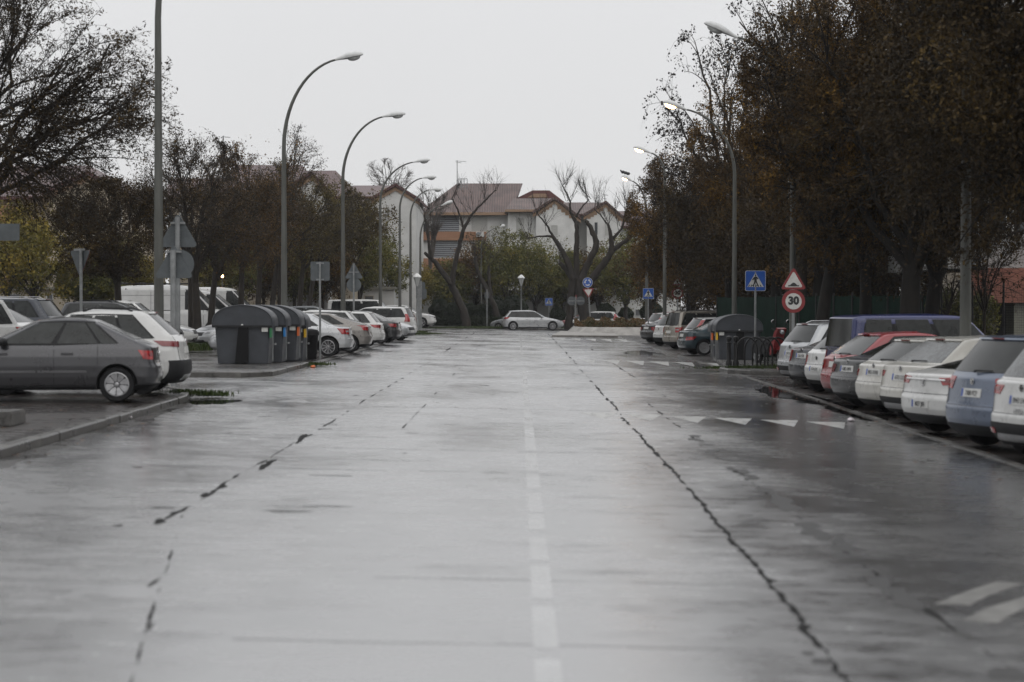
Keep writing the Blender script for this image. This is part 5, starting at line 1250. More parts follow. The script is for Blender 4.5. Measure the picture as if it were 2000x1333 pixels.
window(t, 920, 953, 424, 453, 182, 'shutter'); window(t, 920, 953, 474, 500, 182, 'glassb'); window(t, 1007, 1025, 426, 455, 179, 'shutter'); window(t, 1007, 1025, 478, 505, 179, 'shutter'); window(t, 826, 838, 436, 462, 182, 'glassb')
window(t, 1160, 1168, 434, 460, 179, 'glassb'); window(t, 1075, 1090, 440, 462, 178, 'shutter'); window(t, 1180, 1190, 436, 462, 179, 'shutter')
g = MB(); a, b = P(930, 453.5, 181.4), P(945, 463, 181.4); g.box((a.x, 181.1, b.z), (b.x, 181.5, a.z)); ac = g.build('air_conditioner', BM['white'], t); g = MB(); g.lathe([(.2, 0), (.2, .02)], 16, Matrix.Translation(((a.x*.7+b.x*.3), 181.1, (a.z+b.z)/2))@Matrix.Rotation(R(90), 4, 'X')); g.build('fan_grille', BM['slat'], ac)
g = MB(); a = P(914, 365, 186.5); z0 = P(0, 372, 186).z; z1 = P(0, 350, 186).z
for i in range(4): g.tube([(P(895, 0, 186).x+i*.28, 186, z0), (P(895, 0, 186).x+i*.28, 186, z1)], .03, 6)
for z in (z0+.3, (z0+z1)/2, z1): g.tube([(P(895, 0, 186).x, 186, z), (P(895, 0, 186).x+.84, 186, z)], .03, 6)
g.build('roof_railing', M['galv'], t)
# --- right end of it
t = thing('apartment_building', 'red-roofed white building glimpsed between bare tree and the dark brown trees', 'building')
wallblock(t, 'wall', 1206, 1330, 445, 190, 10, 'white'); gable_x(t, 'roof', 1200, 1335, 442, 1206, 1330, 413, 189.2, 195, 'metal'); window(t, 1222, 1234, 452, 475, 190, 'glassb'); window(t, 1262, 1276, 452, 475, 190, 'glassb')
# --- B: white gable
t = thing('apartment_building', 'white gabled building with red metal roof behind the curved lamps', 'building')
gable_y(t, 733, 813, 388, 390, 773, 365, 160, 12, 'white', 'verge', 'metal'); gable_x(t, 'roof', 682, 732, 384, 688, 772, 363, 160.5, 166, 'metal'); wallblock(t, 'wall', 640, 733, 388, 161.2, 9, 'white')
window(t, 751, 762, 405, 436, 160, 'shutter'); window(t, 751, 762, 470, 500, 160, 'shutter'); window(t, 700, 712, 405, 430, 161.2, 'glassb')
# --- C: red roofed block behind the left trees
t = thing('apartment_building', 'cream building with dark red hipped roofs behind the brown street trees', 'building')
wallblock(t, 'wall', 330, 690, 385, 142, 12, 'cream'); gable_x(t, 'roof', 425, 612, 372, 462, 590, 323, 141, 149, 'metal'); gable_x(t, 'roof', 575, 700, 384, 590, 656, 334, 140, 146, 'metal'); gable_x(t, 'roof', 325, 470, 384, 330, 460, 349, 141.5, 147, 'metal')
gable_y(t, 560, 640, 372, 374, 610, 343, 139, 8, 'white', 'verge', 'metal')
for px in (350, 400, 520, 600, 655):
    for py in (400, 450, 500): window(t, px, px+18, py, py+28, 142 if px != 600 else 139, 'glassb' if (px+py) % 3 else 'shutter')
# --- D: far left
t = thing('apartment_building', 'pale building with pinkish metal roofs and orange trim behind the nearest left tree', 'building')
wallblock(t, 'wall', -160, 255, 385, 122, 12, 'cream'); gable_x(t, 'roof', -165, 240, 384, -120, 175, 324, 121, 130, 'metal'); gable_y(t, 95, 245, 378, 384, 175, 343, 120, 9, 'cream', 'verge', 'metal'); wallblock(t, 'orange_band', -100, 20, 402, 119.5, 2, 'orange')
for px in (-60, 30, 110, 170, 215):
    for py in (405, 460, 515): window(t, px, px+24, py, py+34, 122 if px < 95 else 120, 'glassb' if (px+py) % 2 else 'shutter')
t = thing('garage', 'low cream wall of garages behind the yellow trees at the left', 'building')
wallblock(t, 'wall', -60, 190, 566, 116, 6, 'cream'); g = MB(); a = P(-62, 566, 115.8); g.box((a.x, 115.7, a.z), (P(192, 0, 116).x, 122.2, a.z+.15)); g.build('coping', BM['beige'], t)
window(t, 90, 104, 574, 600, 116, 'door', name='door'); window(t, 10, 40, 574, 600, 116, 'door', name='door')
t = thing('garage', 'long low white building with grey doors behind the trees left of the lamps', 'building')
wallblock(t, 'wall', 455, 770, 566, 150, 6, 'white'); g = MB(); a = P(453, 566, 150); g.box((a.x, 149.7, a.z), (P(772, 0, 150).x, 156.2, a.z+.2)); g.build('roof', BM['beige'], t)
for px in (490, 560, 650, 712): window(t, px, px+18, 578, 604, 150, 'door', 'cream', name='door')
t = thing('garage', 'low white building with grey doors and ochre band behind the clipped bushes', 'building')
wallblock(t, 'wall', 820, 1262, 572, 174, 6, 'white'); g = MB(); a = P(818, 578, 174); g.box((a.x, 173.8, a.z), (P(960, 0, 174).x, 174.1, a.z+.4)); g.build('ochre_band', BM['verge'], t); g = MB(); a = P(818, 572, 174); g.box((a.x, 173.6, a.z), (P(1264, 0, 174).x, 180.3, a.z+.22)); g.build('roof', BM['beige'], t)
window(t, 845, 893, 580, 602, 174, 'dark', 'white', .08, 6); window(t, 920, 953, 592, 612, 174, 'door', name='door'); window(t, 1082, 1092, 592, 622, 174, 'door', name='door'); window(t, 1040, 1050, 592, 612, 174, 'glassb'); window(t, 1240, 1252, 604, 618, 174, 'door', name='door')
# --- E: right building
t = thing('apartment_building', 'building with terracotta panel band above dark openings at the right edge', 'building')
g = MB(); x0 = P(1842, 0, 66).x; g.box((x0, 66.5, 3.1), (x0+30, 76, 9.5)); g.build('upper_wall', facade('grey_panel', (.33, .33, .32)), t)
z0, z1 = P(0, 592, 65).z, P(0, 524, 65).z; g = MB(); g.box((P(1900, 0, 65).x, 65, z0), (x0+32, 67, z1)); g.build('terracotta_band', BM['pink'], t)
g = MB(); g.box((x0, 65.4, z0), (P(1899, 0, 65).x, 67, z1-.15)); g.build('pale_band', facade('pale_panel', (.36, .32, .26)), t)
g = MB(); g.box((x0, 69, -.3), (x0+32, 70, 2)); g.build('recess_wall', BM['dark'], t)
g = MB(); g.box((P(1984, 0, 65).x, 65.3, -.3), (P(2100, 0, 65).x, 66.4, z0)); g.build('tiled_pillar', mat('pillar_tile', (.20, .20, .16), .4, var=.15, vscale=8), t)
for px in (1858, 1895, 1930): 
    g = MB(); a = P(px, 0, 65.5).x; g.box((a, 65.6, -.3), (a+.22, 66, z0)); g.build('column', BM['beige'], t)
for px in (1870, 1925, 1975):
    for zz in (4.2, 7): 
        D = 66.5; g = MB(); a = P(px, 0, D).x; g.box((a, D-.04, zz), (a+.7, D+.05, zz+1.3)); w_ = g.build('window', M['white'], t); g = MB(); g.box((a+.06, D-.05, zz+.06), (a+.64, D-.035, zz+1.24)); g.build('pane', BM['glassb'], w_)
t = thing('apartment_building', 'pale tower glimpsed through the dark trees above the green fence', 'building')
a = P(1690, 0, 120).x; g = MB(); g.box((a, 120, -.3), (a+9, 130, 15)); g.build('wall', BM['beige'], t); a2 = P(1640, 0, 121).x; g = MB(); g.box((a2, 121, -.3), (a-.01, 130, 13)); g.build('orange_wall', BM['orange'], t)
for i in range(4):
    for k in range(3): 
        g = MB(); g.box((a+.8+k*2.7, 119.95, 2+3*i), (a+2.1+k*2.7, 120.05, 3.4+3*i)); w_ = g.build('window', M['white'], t); g = MB(); g.box((a+.88+k*2.7, 119.93, 2.08+3*i), (a+2.02+k*2.7, 119.97, 3.32+3*i)); g.build('pane', BM['glassb'], w_)
# green fence
t = thing('fence', 'dark green mesh screen fence behind the parked cars at the right', 'fence')
gm = mat('green_screen', (.005, .020, .013), .85, spec=.08, var=.5, vscale=2.5)
fp = [P(1400, 0, 84), P(1560, 0, 72), P(1700, 0, 67), P(1836, 0, 63)]; z1 = P(0, 578, 66).z; g = MB(); N_ = 60; ring = []
for i in range(N_+1):
    k = i/N_*3; j = min(int(k), 2); q = fp[j].lerp(fp[j+1], k-j); ring.append((q.x, q.y+.03*math.sin(i*2.1), z1+.02*math.sin(i*1.3)))
vs = [(x, y, -.3) for x, y, z in ring]+ring+[(x, y+.03, -.3) for x, y, z in ring]+[(x, y+.03, z) for x, y, z in ring]; m1 = N_+1
g.add(vs, [(i, i+1, m1+i+1, m1+i) for i in range(N_)]+[(2*m1+i+1, 2*m1+i, 3*m1+i, 3*m1+i+1) for i in range(N_)]+[(m1+i, m1+i+1, 3*m1+i+1, 3*m1+i) for i in range(N_)]); g.build('screen', gm, t)
for i in range(13):
    x, y, z = ring[i*5]; g = MB(); g.tube([(x, y-.05, -.3), (x, y-.05, z+.1)], .035, 8); g.build('post', M['iron'], t)
t = thing('fence', 'thin wire fence in front of the building with the terracotta band', 'fence')
xa, xb = P(1838, 0, 60).x, P(2080, 0, 60).x; g = MB()
for i in range(34): g.tube([(xa, 60, .0+i*.075), (xb, 60, .0+i*.075)], .0035, 3, 0, False)
for i in range(60): x = xa+(xb-xa)*i/59; g.tube([(x, 60, -.2), (x, 60, 2.5)], .0035, 3, 0, False)
g.build('wire_mesh', M['iron'], t)
for i in range(5): g = MB(); x = xa+(xb-xa)*i/4; g.tube([(x, 60, -.3), (x, 60, 2.6)], .03, 8); g.build('post', M['iron'], t)
# roundabout planter: sloping concrete skirt with shrubs on top
t = thing('planter', 'sloping concrete planter of the roundabout topped with low reddish shrubs', 'planter')
base = [G(1104, 653, 0), G(1300, 656, 0)]; D0 = base[0].y; x0 = base[0].x; x1 = base[1].x+3; g = MB(); n = 24; z1 = P(0, 640, D0).z; ring0, ring1 = [], []
cx, cy = (x0+x1)/2, D0+6.5
for i in range(48):
    a = 2*math.pi*i/48; c_, s_ = math.cos(a), math.sin(a); e = .55
    X = math.copysign(abs(c_)**e, c_); Y = math.copysign(abs(s_)**e, s_)
    ring0.append((cx+(x1-x0)/2*X, cy+6.5*Y, gz(cx)-.1)); ring1.append((cx+((x1-x0)/2-.75)*X, cy+5.6*Y, z1))
g.add(ring0+ring1, [(i, (i+1) % 48, 48+(i+1) % 48, 48+i) for i in range(48)]+[tuple(range(48, 96))]); g.build('concrete_skirt', M['concrete'], t, 30)
PLANTER = (cx, cy, (x1-x0)/2-.8, 5.5, z1)
# aerials
def aerial(label, px, py0, py1, D, arms):
    b = P(px, py0, D); t = thing('roof_aerial', label, 'aerial', b); h = P(px, py1, D).z-b.z; g = MB(); g.tube([(0, 0, 0), (0, 0, h)], .035, 6); g.build('mast', M['galv'], t)
    g = MB()
    for z, l0, l1 in arms:
        g.tube([(l0, 0, h*z), (l1, 0, h*z-.08)], .022, 6)
        for k in range(5): x = l0+(l1-l0)*k/4; g.tube([(x, -.18, h*z-.02), (x, .18, h*z-.02)], .012, 4)
    g.build('antenna_bars', M['galv'], t)
aerial('tall thin aerial on the tiled roof behind the roundabout', 893, 372, 314, 187, [(.98, -.15, .85), (.94, -.1, .4)])
aerial('aerial on the red roof above the brown street trees', 437, 350, 266, 146, [(.98, -.1, .5), (.7, -.15, .6), (.5, -.1, .2)])
aerial('small aerial near the gable right of the forked tree', 1181, 396, 380, 184, [(.95, -.2, .3), (.5, -.2, .2)])
# ================================================================ trees
def leaf_mat(name, cols, rough=.55, trans=.0):
    m, nt, b = new_mat(name); L = nt.links.new
    ge = nt.nodes.new('ShaderNodeNewGeometry'); r = nt.nodes.new('ShaderNodeValToRGB'); r.color_ramp.interpolation = 'LINEAR'
    el = r.color_ramp.elements
    while len(el) < len(cols): el.new(.5)
    for i, c in enumerate(cols): el[i].position = i/(len(cols)-1); el[i].color = (*c, 1)
    tc = nt.nodes.new('ShaderNodeTexCoord'); n = nt.nodes.new('ShaderNodeTexNoise'); n.inputs['Scale'].default_value = .55; n.inputs['Detail'].default_value = 3; L(tc.outputs['Object'], n.inputs['Vector'])
    q = nt.nodes.new('ShaderNodeMapRange'); q.inputs['From Min'].default_value = .32; q.inputs['From Max'].default_value = .68; L(n.outputs['Fac'], q.inputs[0])
    a = nt.nodes.new('ShaderNodeMix'); a.inputs['Factor'].default_value = .42; L(q.outputs[0], a.inputs['A']); L(ge.outputs['Random Per Island'], a.inputs['B'])
    L(a.outputs['Result'], r.inputs[0]); L(r.outputs[0], b.inputs['Base Color']); b.inputs['Roughness'].default_value = rough; b.inputs['Specular IOR Level'].default_value = .1
    return m
LM = {
 'rust': leaf_mat('rust_leaves', [(.022, .015, .009), (.045, .028, .011), (.10, .056, .015), (.25, .138, .022)]),
 'dark': leaf_mat('dark_brown_leaves', [(.015, .011, .007), (.027, .019, .010), (.048, .032, .013), (.11, .070, .018)]),
 'mix': leaf_mat('brown_green_leaves', [(.026, .019, .010), (.055, .040, .015), (.10, .075, .022), (.17, .145, .03)]),
 'seed': leaf_mat('dark_seed_clusters', [(.014, .013, .012), (.022, .020, .018), (.035, .027, .02)]),
 'yellow': leaf_mat('yellowing_leaves', [(.055, .055, .02), (.11, .10, .026), (.20, .155, .03), (.30, .20, .03)]),
 'green': leaf_mat('dull_green_leaves', [(.045, .05, .02), (.085, .09, .028), (.15, .14, .036), (.24, .18, .036)]),
 'hedge': leaf_mat('hedge_leaves', [(.012, .018, .010), (.02, .028, .014), (.03, .038, .018)]),
 'grass': leaf_mat('grass_blades', [(.02, .035, .010), (.035, .055, .014), (.07, .085, .025)]),
 'shrub': leaf_mat('shrub_leaves', [(.04, .045, .018), (.07, .062, .025), (.13, .065, .03), (.10, .085, .03)]),
}
BK = mat('bark', (.040, .033, .026), .75, spec=.2, var=.55, vscale=5, col2=(.018, .016, .014), bump=.5, bscale=14, stretch=(1, 1, .3))
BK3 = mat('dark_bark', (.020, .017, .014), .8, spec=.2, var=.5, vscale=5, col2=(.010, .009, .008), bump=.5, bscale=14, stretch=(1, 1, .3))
BK2 = mat('bark_pale', (.085, .070, .058), .7, var=.5, vscale=4, col2=(.04, .033, .028), bump=.4, bscale=12, stretch=(1, 1, .3))
def np_mesh(name, V, Fq, m, smooth=False):
    me = bpy.data.meshes.new(name); V = np.asarray(V, np.float32); Fq = np.asarray(Fq, np.int32)
    me.vertices.add(len(V)); me.vertices.foreach_set('co', V.ravel()); me.loops.add(Fq.size); me.loops.foreach_set('vertex_index', Fq.ravel())
    me.polygons.add(len(Fq)); me.polygons.foreach_set('loop_start', np.arange(0, Fq.size, Fq.shape[1], dtype=np.int32))
    me.materials.append(m)
    if smooth: me.polygons.foreach_set('use_smooth', np.ones(len(Fq), bool))
    me.update(calc_edges=True); return me
def bez(P0, P1, P2, K):
    t = np.linspace(0, 1, K)[None, :, None]; return (1-t)**2*P0[:, None]+2*t*(1-t)*P1[:, None]+t*t*P2[:, None]
def tubes(C, r0, r1, S):
    """C (N,K,3) centre lines, radii at start and end (N,) -> verts, quads"""
    N, K, _ = C.shape; d = np.gradient(C, axis=1); d /= np.linalg.norm(d, axis=2, keepdims=True)+1e-9
    ref = np.where(np.abs(d[:, :1, 2:3]) > .8, np.array([1., 0, 0]), np.array([0, 0, 1.])); a = np.cross(d, ref); a /= np.linalg.norm(a, axis=2, keepdims=True)+1e-9; b = np.cross(d, a)
    r = (r0[:, None]+(r1-r0)[:, None]*np.linspace(0, 1, K)[None]**.8)[:, :, None, None]; th = np.arange(S)*2*np.pi/S
    V = C[:, :, None]+r*(a[:, :, None]*np.cos(th)[None, None, :, None]+b[:, :, None]*np.sin(th)[None, None, :, None])
    base = (np.arange(N)*K*S)[:, None, None]; i = (np.arange(K-1)*S)[None, :, None]; k = np.arange(S)[None, None]; k2 = (k+1) % S
    Fq = np.stack([base+i+k, base+i+k2, base+i+S+k2, base+i+S+k], -1).reshape(-1, 4); return V.reshape(-1, 3), Fq
def merge(parts):
    V, Fq, o = [], [], 0
    for v, f in parts: V.append(v); Fq.append(f+o); o += len(v)
    return np.concatenate(V), np.concatenate(Fq)
def leaves(C, sx, sy, rng, droop=0.0):
    N = len(C); a = rng.normal(size=(N, 3)); a[:, 2] = a[:, 2]*(1-.3*droop)-droop*1.2; a /= np.linalg.norm(a, axis=1, keepdims=True); b = np.cross(a, rng.normal(size=(N, 3))); b /= np.linalg.norm(b, axis=1, keepdims=True)+1e-9
    k = rng.uniform(.6, 1.4, (N, 1)); a *= sx*k; b *= sy*k
    V = np.stack([C-a, C+b*.9+a*.1, C+a, C-b*.9+a*.1], 1).reshape(-1, 3); return V, np.arange(4*N).reshape(-1, 4)
def unit(rng, n): v = rng.normal(size=(n, 3)); return v/np.linalg.norm(v, axis=1, keepdims=True)
def tree(name, label, px, D, cx, cy_px, rx, rz, seed, leaf='rust', nl=9, ns=9, ntw=9, lpt=12, ls=.06, trunk=.16, fork=None, group=None, lift=.05,
         ry=None, twig=1.0, fill=0, up=.35, bark=BK, lean=0.0, droop=.3, arch=0.0, twr=.007, cat='tree', lw=.55, limit=None, zmin=2.4, trunk_pts=None):
    """cx, cy_px: crown centre in pixels; rx, rz crown radii in metres"""
    rng = np.random.default_rng(seed); b = XD(px, D, lift); c = P(cx, cy_px, D)-b; ry = ry or rx
    c = np.array(c); c[1] = rng.uniform(-.3, .3); fork = fork or max(1.8, c[2]-rz*.9)
    t = thing(name, label, cat, b, 0, group); E = np.array([rx, ry, rz])
    top = np.array([c[0]*.35+lean, 0, fork]); parts = []
    P0 = np.array([[0, 0, -.15]]); P1 = np.array([[lean*.2, .05, fork*.5]]); parts.append(tubes(bez(P0, P1, top[None], 9), np.array([trunk*1.25]), np.array([trunk*.82]), 10))
    # limbs
    U = unit(rng, nl); U[:, 2] = np.abs(U[:, 2])*1.0-.15; U /= np.linalg.norm(U, axis=1, keepdims=True)
    end = c+U*E*rng.uniform(.62, .92, (nl, 1)); st = top+rng.normal(size=(nl, 3))*trunk*.25; st[:, 2] = top[2]-rng.uniform(0, .5, nl)*min(1.2, fork*.2)
    ln = np.linalg.norm(end-st, axis=1, keepdims=True); mid = st+(end-st)*.42+np.array([0, 0, 1.])*ln*up*.5+rng.normal(size=(nl, 3))*ln*.08
    C = bez(st, mid, end, 9); C[:, 1:-1] += rng.normal(size=C[:, 1:-1].shape)*.05*rx*.4; r0 = trunk*rng.uniform(.42, .62, nl); parts.append(tubes(C, r0, r0*.22, 7))
    # leader
    def children(C, n, lmin, lmax, r, spread, outward, S, K, rend, tmin=.3, archk=0.0):
        N = len(C); K0 = C.shape[1]; idx = np.repeat(np.arange(N), n); tt = rng.uniform(tmin, 1, N*n); f = tt*(K0-1); i = np.minimum(f.astype(int), K0-2); w_ = (f-i)[:, None]
        s = C[idx, i]*(1-w_)+C[idx, i+1]*w_; d = C[idx, i+1]-C[idx, i]; d /= np.linalg.norm(d, axis=1, keepdims=True)+1e-9
        o = (s-c)/E; o /= np.linalg.norm(o, axis=1, keepdims=True)+1e-9
        v = d*.6+unit(rng, N*n)*spread+o*outward+np.array([0, 0, up*.5]); v /= np.linalg.norm(v, axis=1, keepdims=True); l = rng.uniform(lmin, lmax, (N*n, 1))
        e_ = s+v*l; q = (e_-c)/E; qn = np.linalg.norm(q, axis=1, keepdims=True); e_ = np.where(qn > 1.08, c+q/qn*E*1.08, e_); e_[:, 2] = np.maximum(e_[:, 2], zmin)
        m_ = s+(e_-s)*.5+np.array([0, 0, 1.])*l*(.10+archk)+rng.normal(size=e_.shape)*l*.07; e2 = e_.copy(); e2[:, 2] -= archk*l[:, 0]*.5
        return bez(s, m_, e2, K), (r*rng.uniform(.7, 1.2, N*n))*(1.25-tt*.6)
    C2, rr2 = children(C, ns, rx*.30, rx*.62, trunk*.15, .75, .7, 5, 6, .3, .25, arch*.4); parts.append(tubes(C2, rr2, rr2*.3, 5))
    C3, rr3 = children(C2, ntw, .45*twig, 1.15*twig, twr, .85, .35, 3, 4, .3, .15, arch); parts.append(tubes(C3, rr3*1.3, rr3*.45, 3))
    V, Fq = merge(parts); link('trunk', np_mesh('trunk', V, Fq, bark, True), t)
    if lpt:
        N = len(C3); k = rng.uniform(.1, 1.05, (N, lpt)); f = np.clip(k*3, 0, 2.999); i = f.astype(int); w_ = (f-i)[..., None]; idx = np.arange(N)[:, None]
        keep = rng.uniform(size=(N, 1)) < .93
        pts = C3[idx, i]*(1-w_)+C3[idx, i+1]*w_+rng.normal(size=(N, lpt, 3))*ls*1.1
        pts[..., 2] -= np.abs(rng.normal(size=(N, lpt)))*ls*droop; pts = pts[np.broadcast_to(keep, (N, lpt))]
        if fill:
            u = unit(rng, fill)*rng.uniform(0, 1, (fill, 1))**.45; u *= (1+.16*np.sin(u[:, :1]*5+seed)+.16*np.sin(u[:, 1:2]*6+1)+.14*np.sin(u[:, 2:]*7+2)); fp = c+u*E*.9
            kk = np.sin(fp[:, 0]*2.1+seed)*np.sin(fp[:, 1]*1.9+seed*2)*np.sin(fp[:, 2]*2.3+1)+rng.normal(size=fill)*.25; fp = fp[kk > -.22]; pts = np.concatenate([pts, fp])
        pts = pts[pts[:, 2] > zmin-.5]
        V, Fq = leaves(pts, ls, ls*lw, rng, droop); link('crown', np_mesh('crown', V, Fq, LM[leaf]), t)
    return t
SG = 'brown-leaved street trees on the left'
# big tree at the left edge, trunk outside the picture
tree('big_tree', 'large tree at the left edge reaching over the cars with long bare-tipped branches', -70, 47, -50, 215, 4.6, 3.3, 11, 'dark', nl=16, ns=20, ntw=17, lpt=12, ls=.042, trunk=.17, fork=4.2, up=.12, twig=.8, lw=.38, droop=.2, arch=.08, lift=.12, zmin=3.4, twr=.005)
for i, a in enumerate([
    (232, 74, 222, 455, 2.15, 1.9, 'rust_d', .14, 'round dark-crowned street tree in front of the tall white panel van'),
    (385, 82, 372, 415, 2.6, 3.0, 'dark', .17, 'tall street tree left of the grey containers, its airy top against the sky'),
    (411, 90, 440, 430, 2.9, 2.7, 'rust', .15, 'street tree with rusty crown behind the one left of the containers'),
    (470, 98, 478, 420, 2.9, 2.8, 'rust', .15, 'street tree whose trunk stands before the short-nosed white van'),
    (503, 106, 520, 395, 2.9, 3.6, 'rust', .15, 'tallest brown street tree, bare top twigs above the red roof'),
    (530, 113, 565, 420, 3.0, 3.0, 'mix', .15, 'brown street tree directly left of the container lamp post'),
    (584, 121, 610, 430, 3.1, 2.8, 'mix', .16, 'brown street tree right of the container lamp post'),
    (602, 131, 650, 445, 3.1, 2.7, 'mix', .16, 'street tree with crooked trunk above the silver saloon')]):
    px, D, cx, cy, rx, rz, lf, tr, lab = a; bare = cy < 400
    tree('street_tree', lab, px, D, cx, cy, rx, rz, 20+i, 'dark' if lf == 'rust_d' else lf, nl=11, ns=11, ntw=13, lpt=7 if i else 16, ls=.046+.014*(D > 100), trunk=tr, group=SG, fill=(8000 if i == 0 else 1800), twr=.008, up=.3, droop=.2, zmin=2.6, lw=.5)
tree('street_tree', 'slim bare-topped tree behind the brown street trees, twigs above the red roof', 545, 109, 552, 330, 2.3, 2.6, 31, 'dark', nl=8, ns=7, ntw=8, lpt=4, ls=.05, trunk=.10, group=SG, up=.6, fork=4.5, zmin=5)
tree('street_tree', 'airy tree with dark twigs beside the nearest lamp on the left', 372, 86, 365, 345, 1.9, 2.1, 32, 'dark', nl=8, ns=8, ntw=9, lpt=6, ls=.05, trunk=.10, group=SG, up=.6, fork=4.5, zmin=5)
GG = 'green and yellow trees behind the car park'
for i, a in enumerate([
    (70, 104, 62, 495, 3.0, 2.5, 'yellow', 'yellow-leaved tree above the dark blue crossover at the left'), (18, 108, 5, 480, 2.4, 2.3, 'yellow', 'yellow-leaved tree half cut by the left edge'),
    (182, 108, 180, 560, 1.8, 1.6, 'green', 'low green tree behind the give way sign back'), (262, 112, 260, 530, 2.0, 2.2, 'yellow', 'thin yellowish tree behind the white panel van'),
    (652, 138, 690, 440, 3.0, 2.8, 'mix', 'brown and green tree right of the second visible lamp head'), (704, 146, 700, 490, 2.7, 2.7, 'green', 'green-yellow tree behind the sign with triangle and disc'),
    (752, 152, 735, 520, 2.6, 2.6, 'green', 'yellow-green tree above the white people carrier'), (798, 166, 800, 560, 2.2, 2.0, 'yellow', 'yellowish tree behind the lantern at the left corner'),
    (440, 132, 440, 530, 2.6, 2.2, 'green', 'green tree behind the short-nosed white van'), (515, 134, 515, 525, 2.6, 2.3, 'rust', 'brownish tree behind the first grey container'), (575, 136, 575, 530, 2.5, 2.2, 'green', 'green tree between the container lamp and the square sign back'), (630, 137, 632, 530, 2.3, 2.1, 'rust', 'brownish tree behind the square sign back')]):
    px, D, cx, cy, rx, rz, lf, lab = a
    tree('bushy_tree', lab, px, D, cx, cy, rx, rz, 50+i, lf, nl=9, ns=8, ntw=8, lpt=12, ls=.085, trunk=.13, group=GG, fill=9000, fork=1.9, zmin=1.8)
CG2 = 'bushy green trees in front of the white block'
for i, a in enumerate([
    (872, 170, 868, 560, 2.6, 2.1, 'green', 'small bushy tree behind the leaning trunk'), (930, 171, 925, 530, 3.0, 2.7, 'rust', 'brownish bushy tree in front of the orange band'),
    (985, 168, 995, 520, 3.2, 2.9, 'green', 'wide green tree left of the forked pollard'), (1045, 170, 1050, 520, 3.1, 2.6, 'green', 'green tree directly behind the silver estate'),
    (1100, 171, 1100, 545, 2.9, 2.2, 'green', 'green tree between the two trunks of the forked pollard'), (1170, 171, 1165, 535, 2.9, 2.5, 'rust', 'brown-green tree behind the roundabout sign'),
    (1222, 160, 1222, 525, 3.0, 2.8, 'green', 'green tree left of the dark brown mass'), (1270, 148, 1268, 520, 2.5, 2.7, 'rust', 'rusty tree above the farthest cars of the right row')]):
    px, D, cx, cy, rx, rz, lf, lab = a
    tree('bushy_tree', lab, px, D, cx, cy, rx, rz, 70+i, lf, nl=9, ns=8, ntw=8, lpt=12, ls=.09, trunk=.16, group=CG2, fill=11000, fork=1.8, zmin=1.7)
# far bare treetops
for i, a in enumerate([(755, 200, 760, 345, 2.6, 1.7, 'faint bare treetop above the red metal roof'), (842, 178, 838, 400, 1.9, 2.2, 'bare tree left of the striped balcony slats')]):
    px, D, cx, cy, rx, rz, lab = a
    tree('bare_tree', lab, px, D, cx, cy, rx, rz, 90+i, nl=10, ns=8, ntw=10, lpt=0, trunk=.14, up=.8, fork=5 if i else 10, twr=.014, zmin=4, bark=BK2)
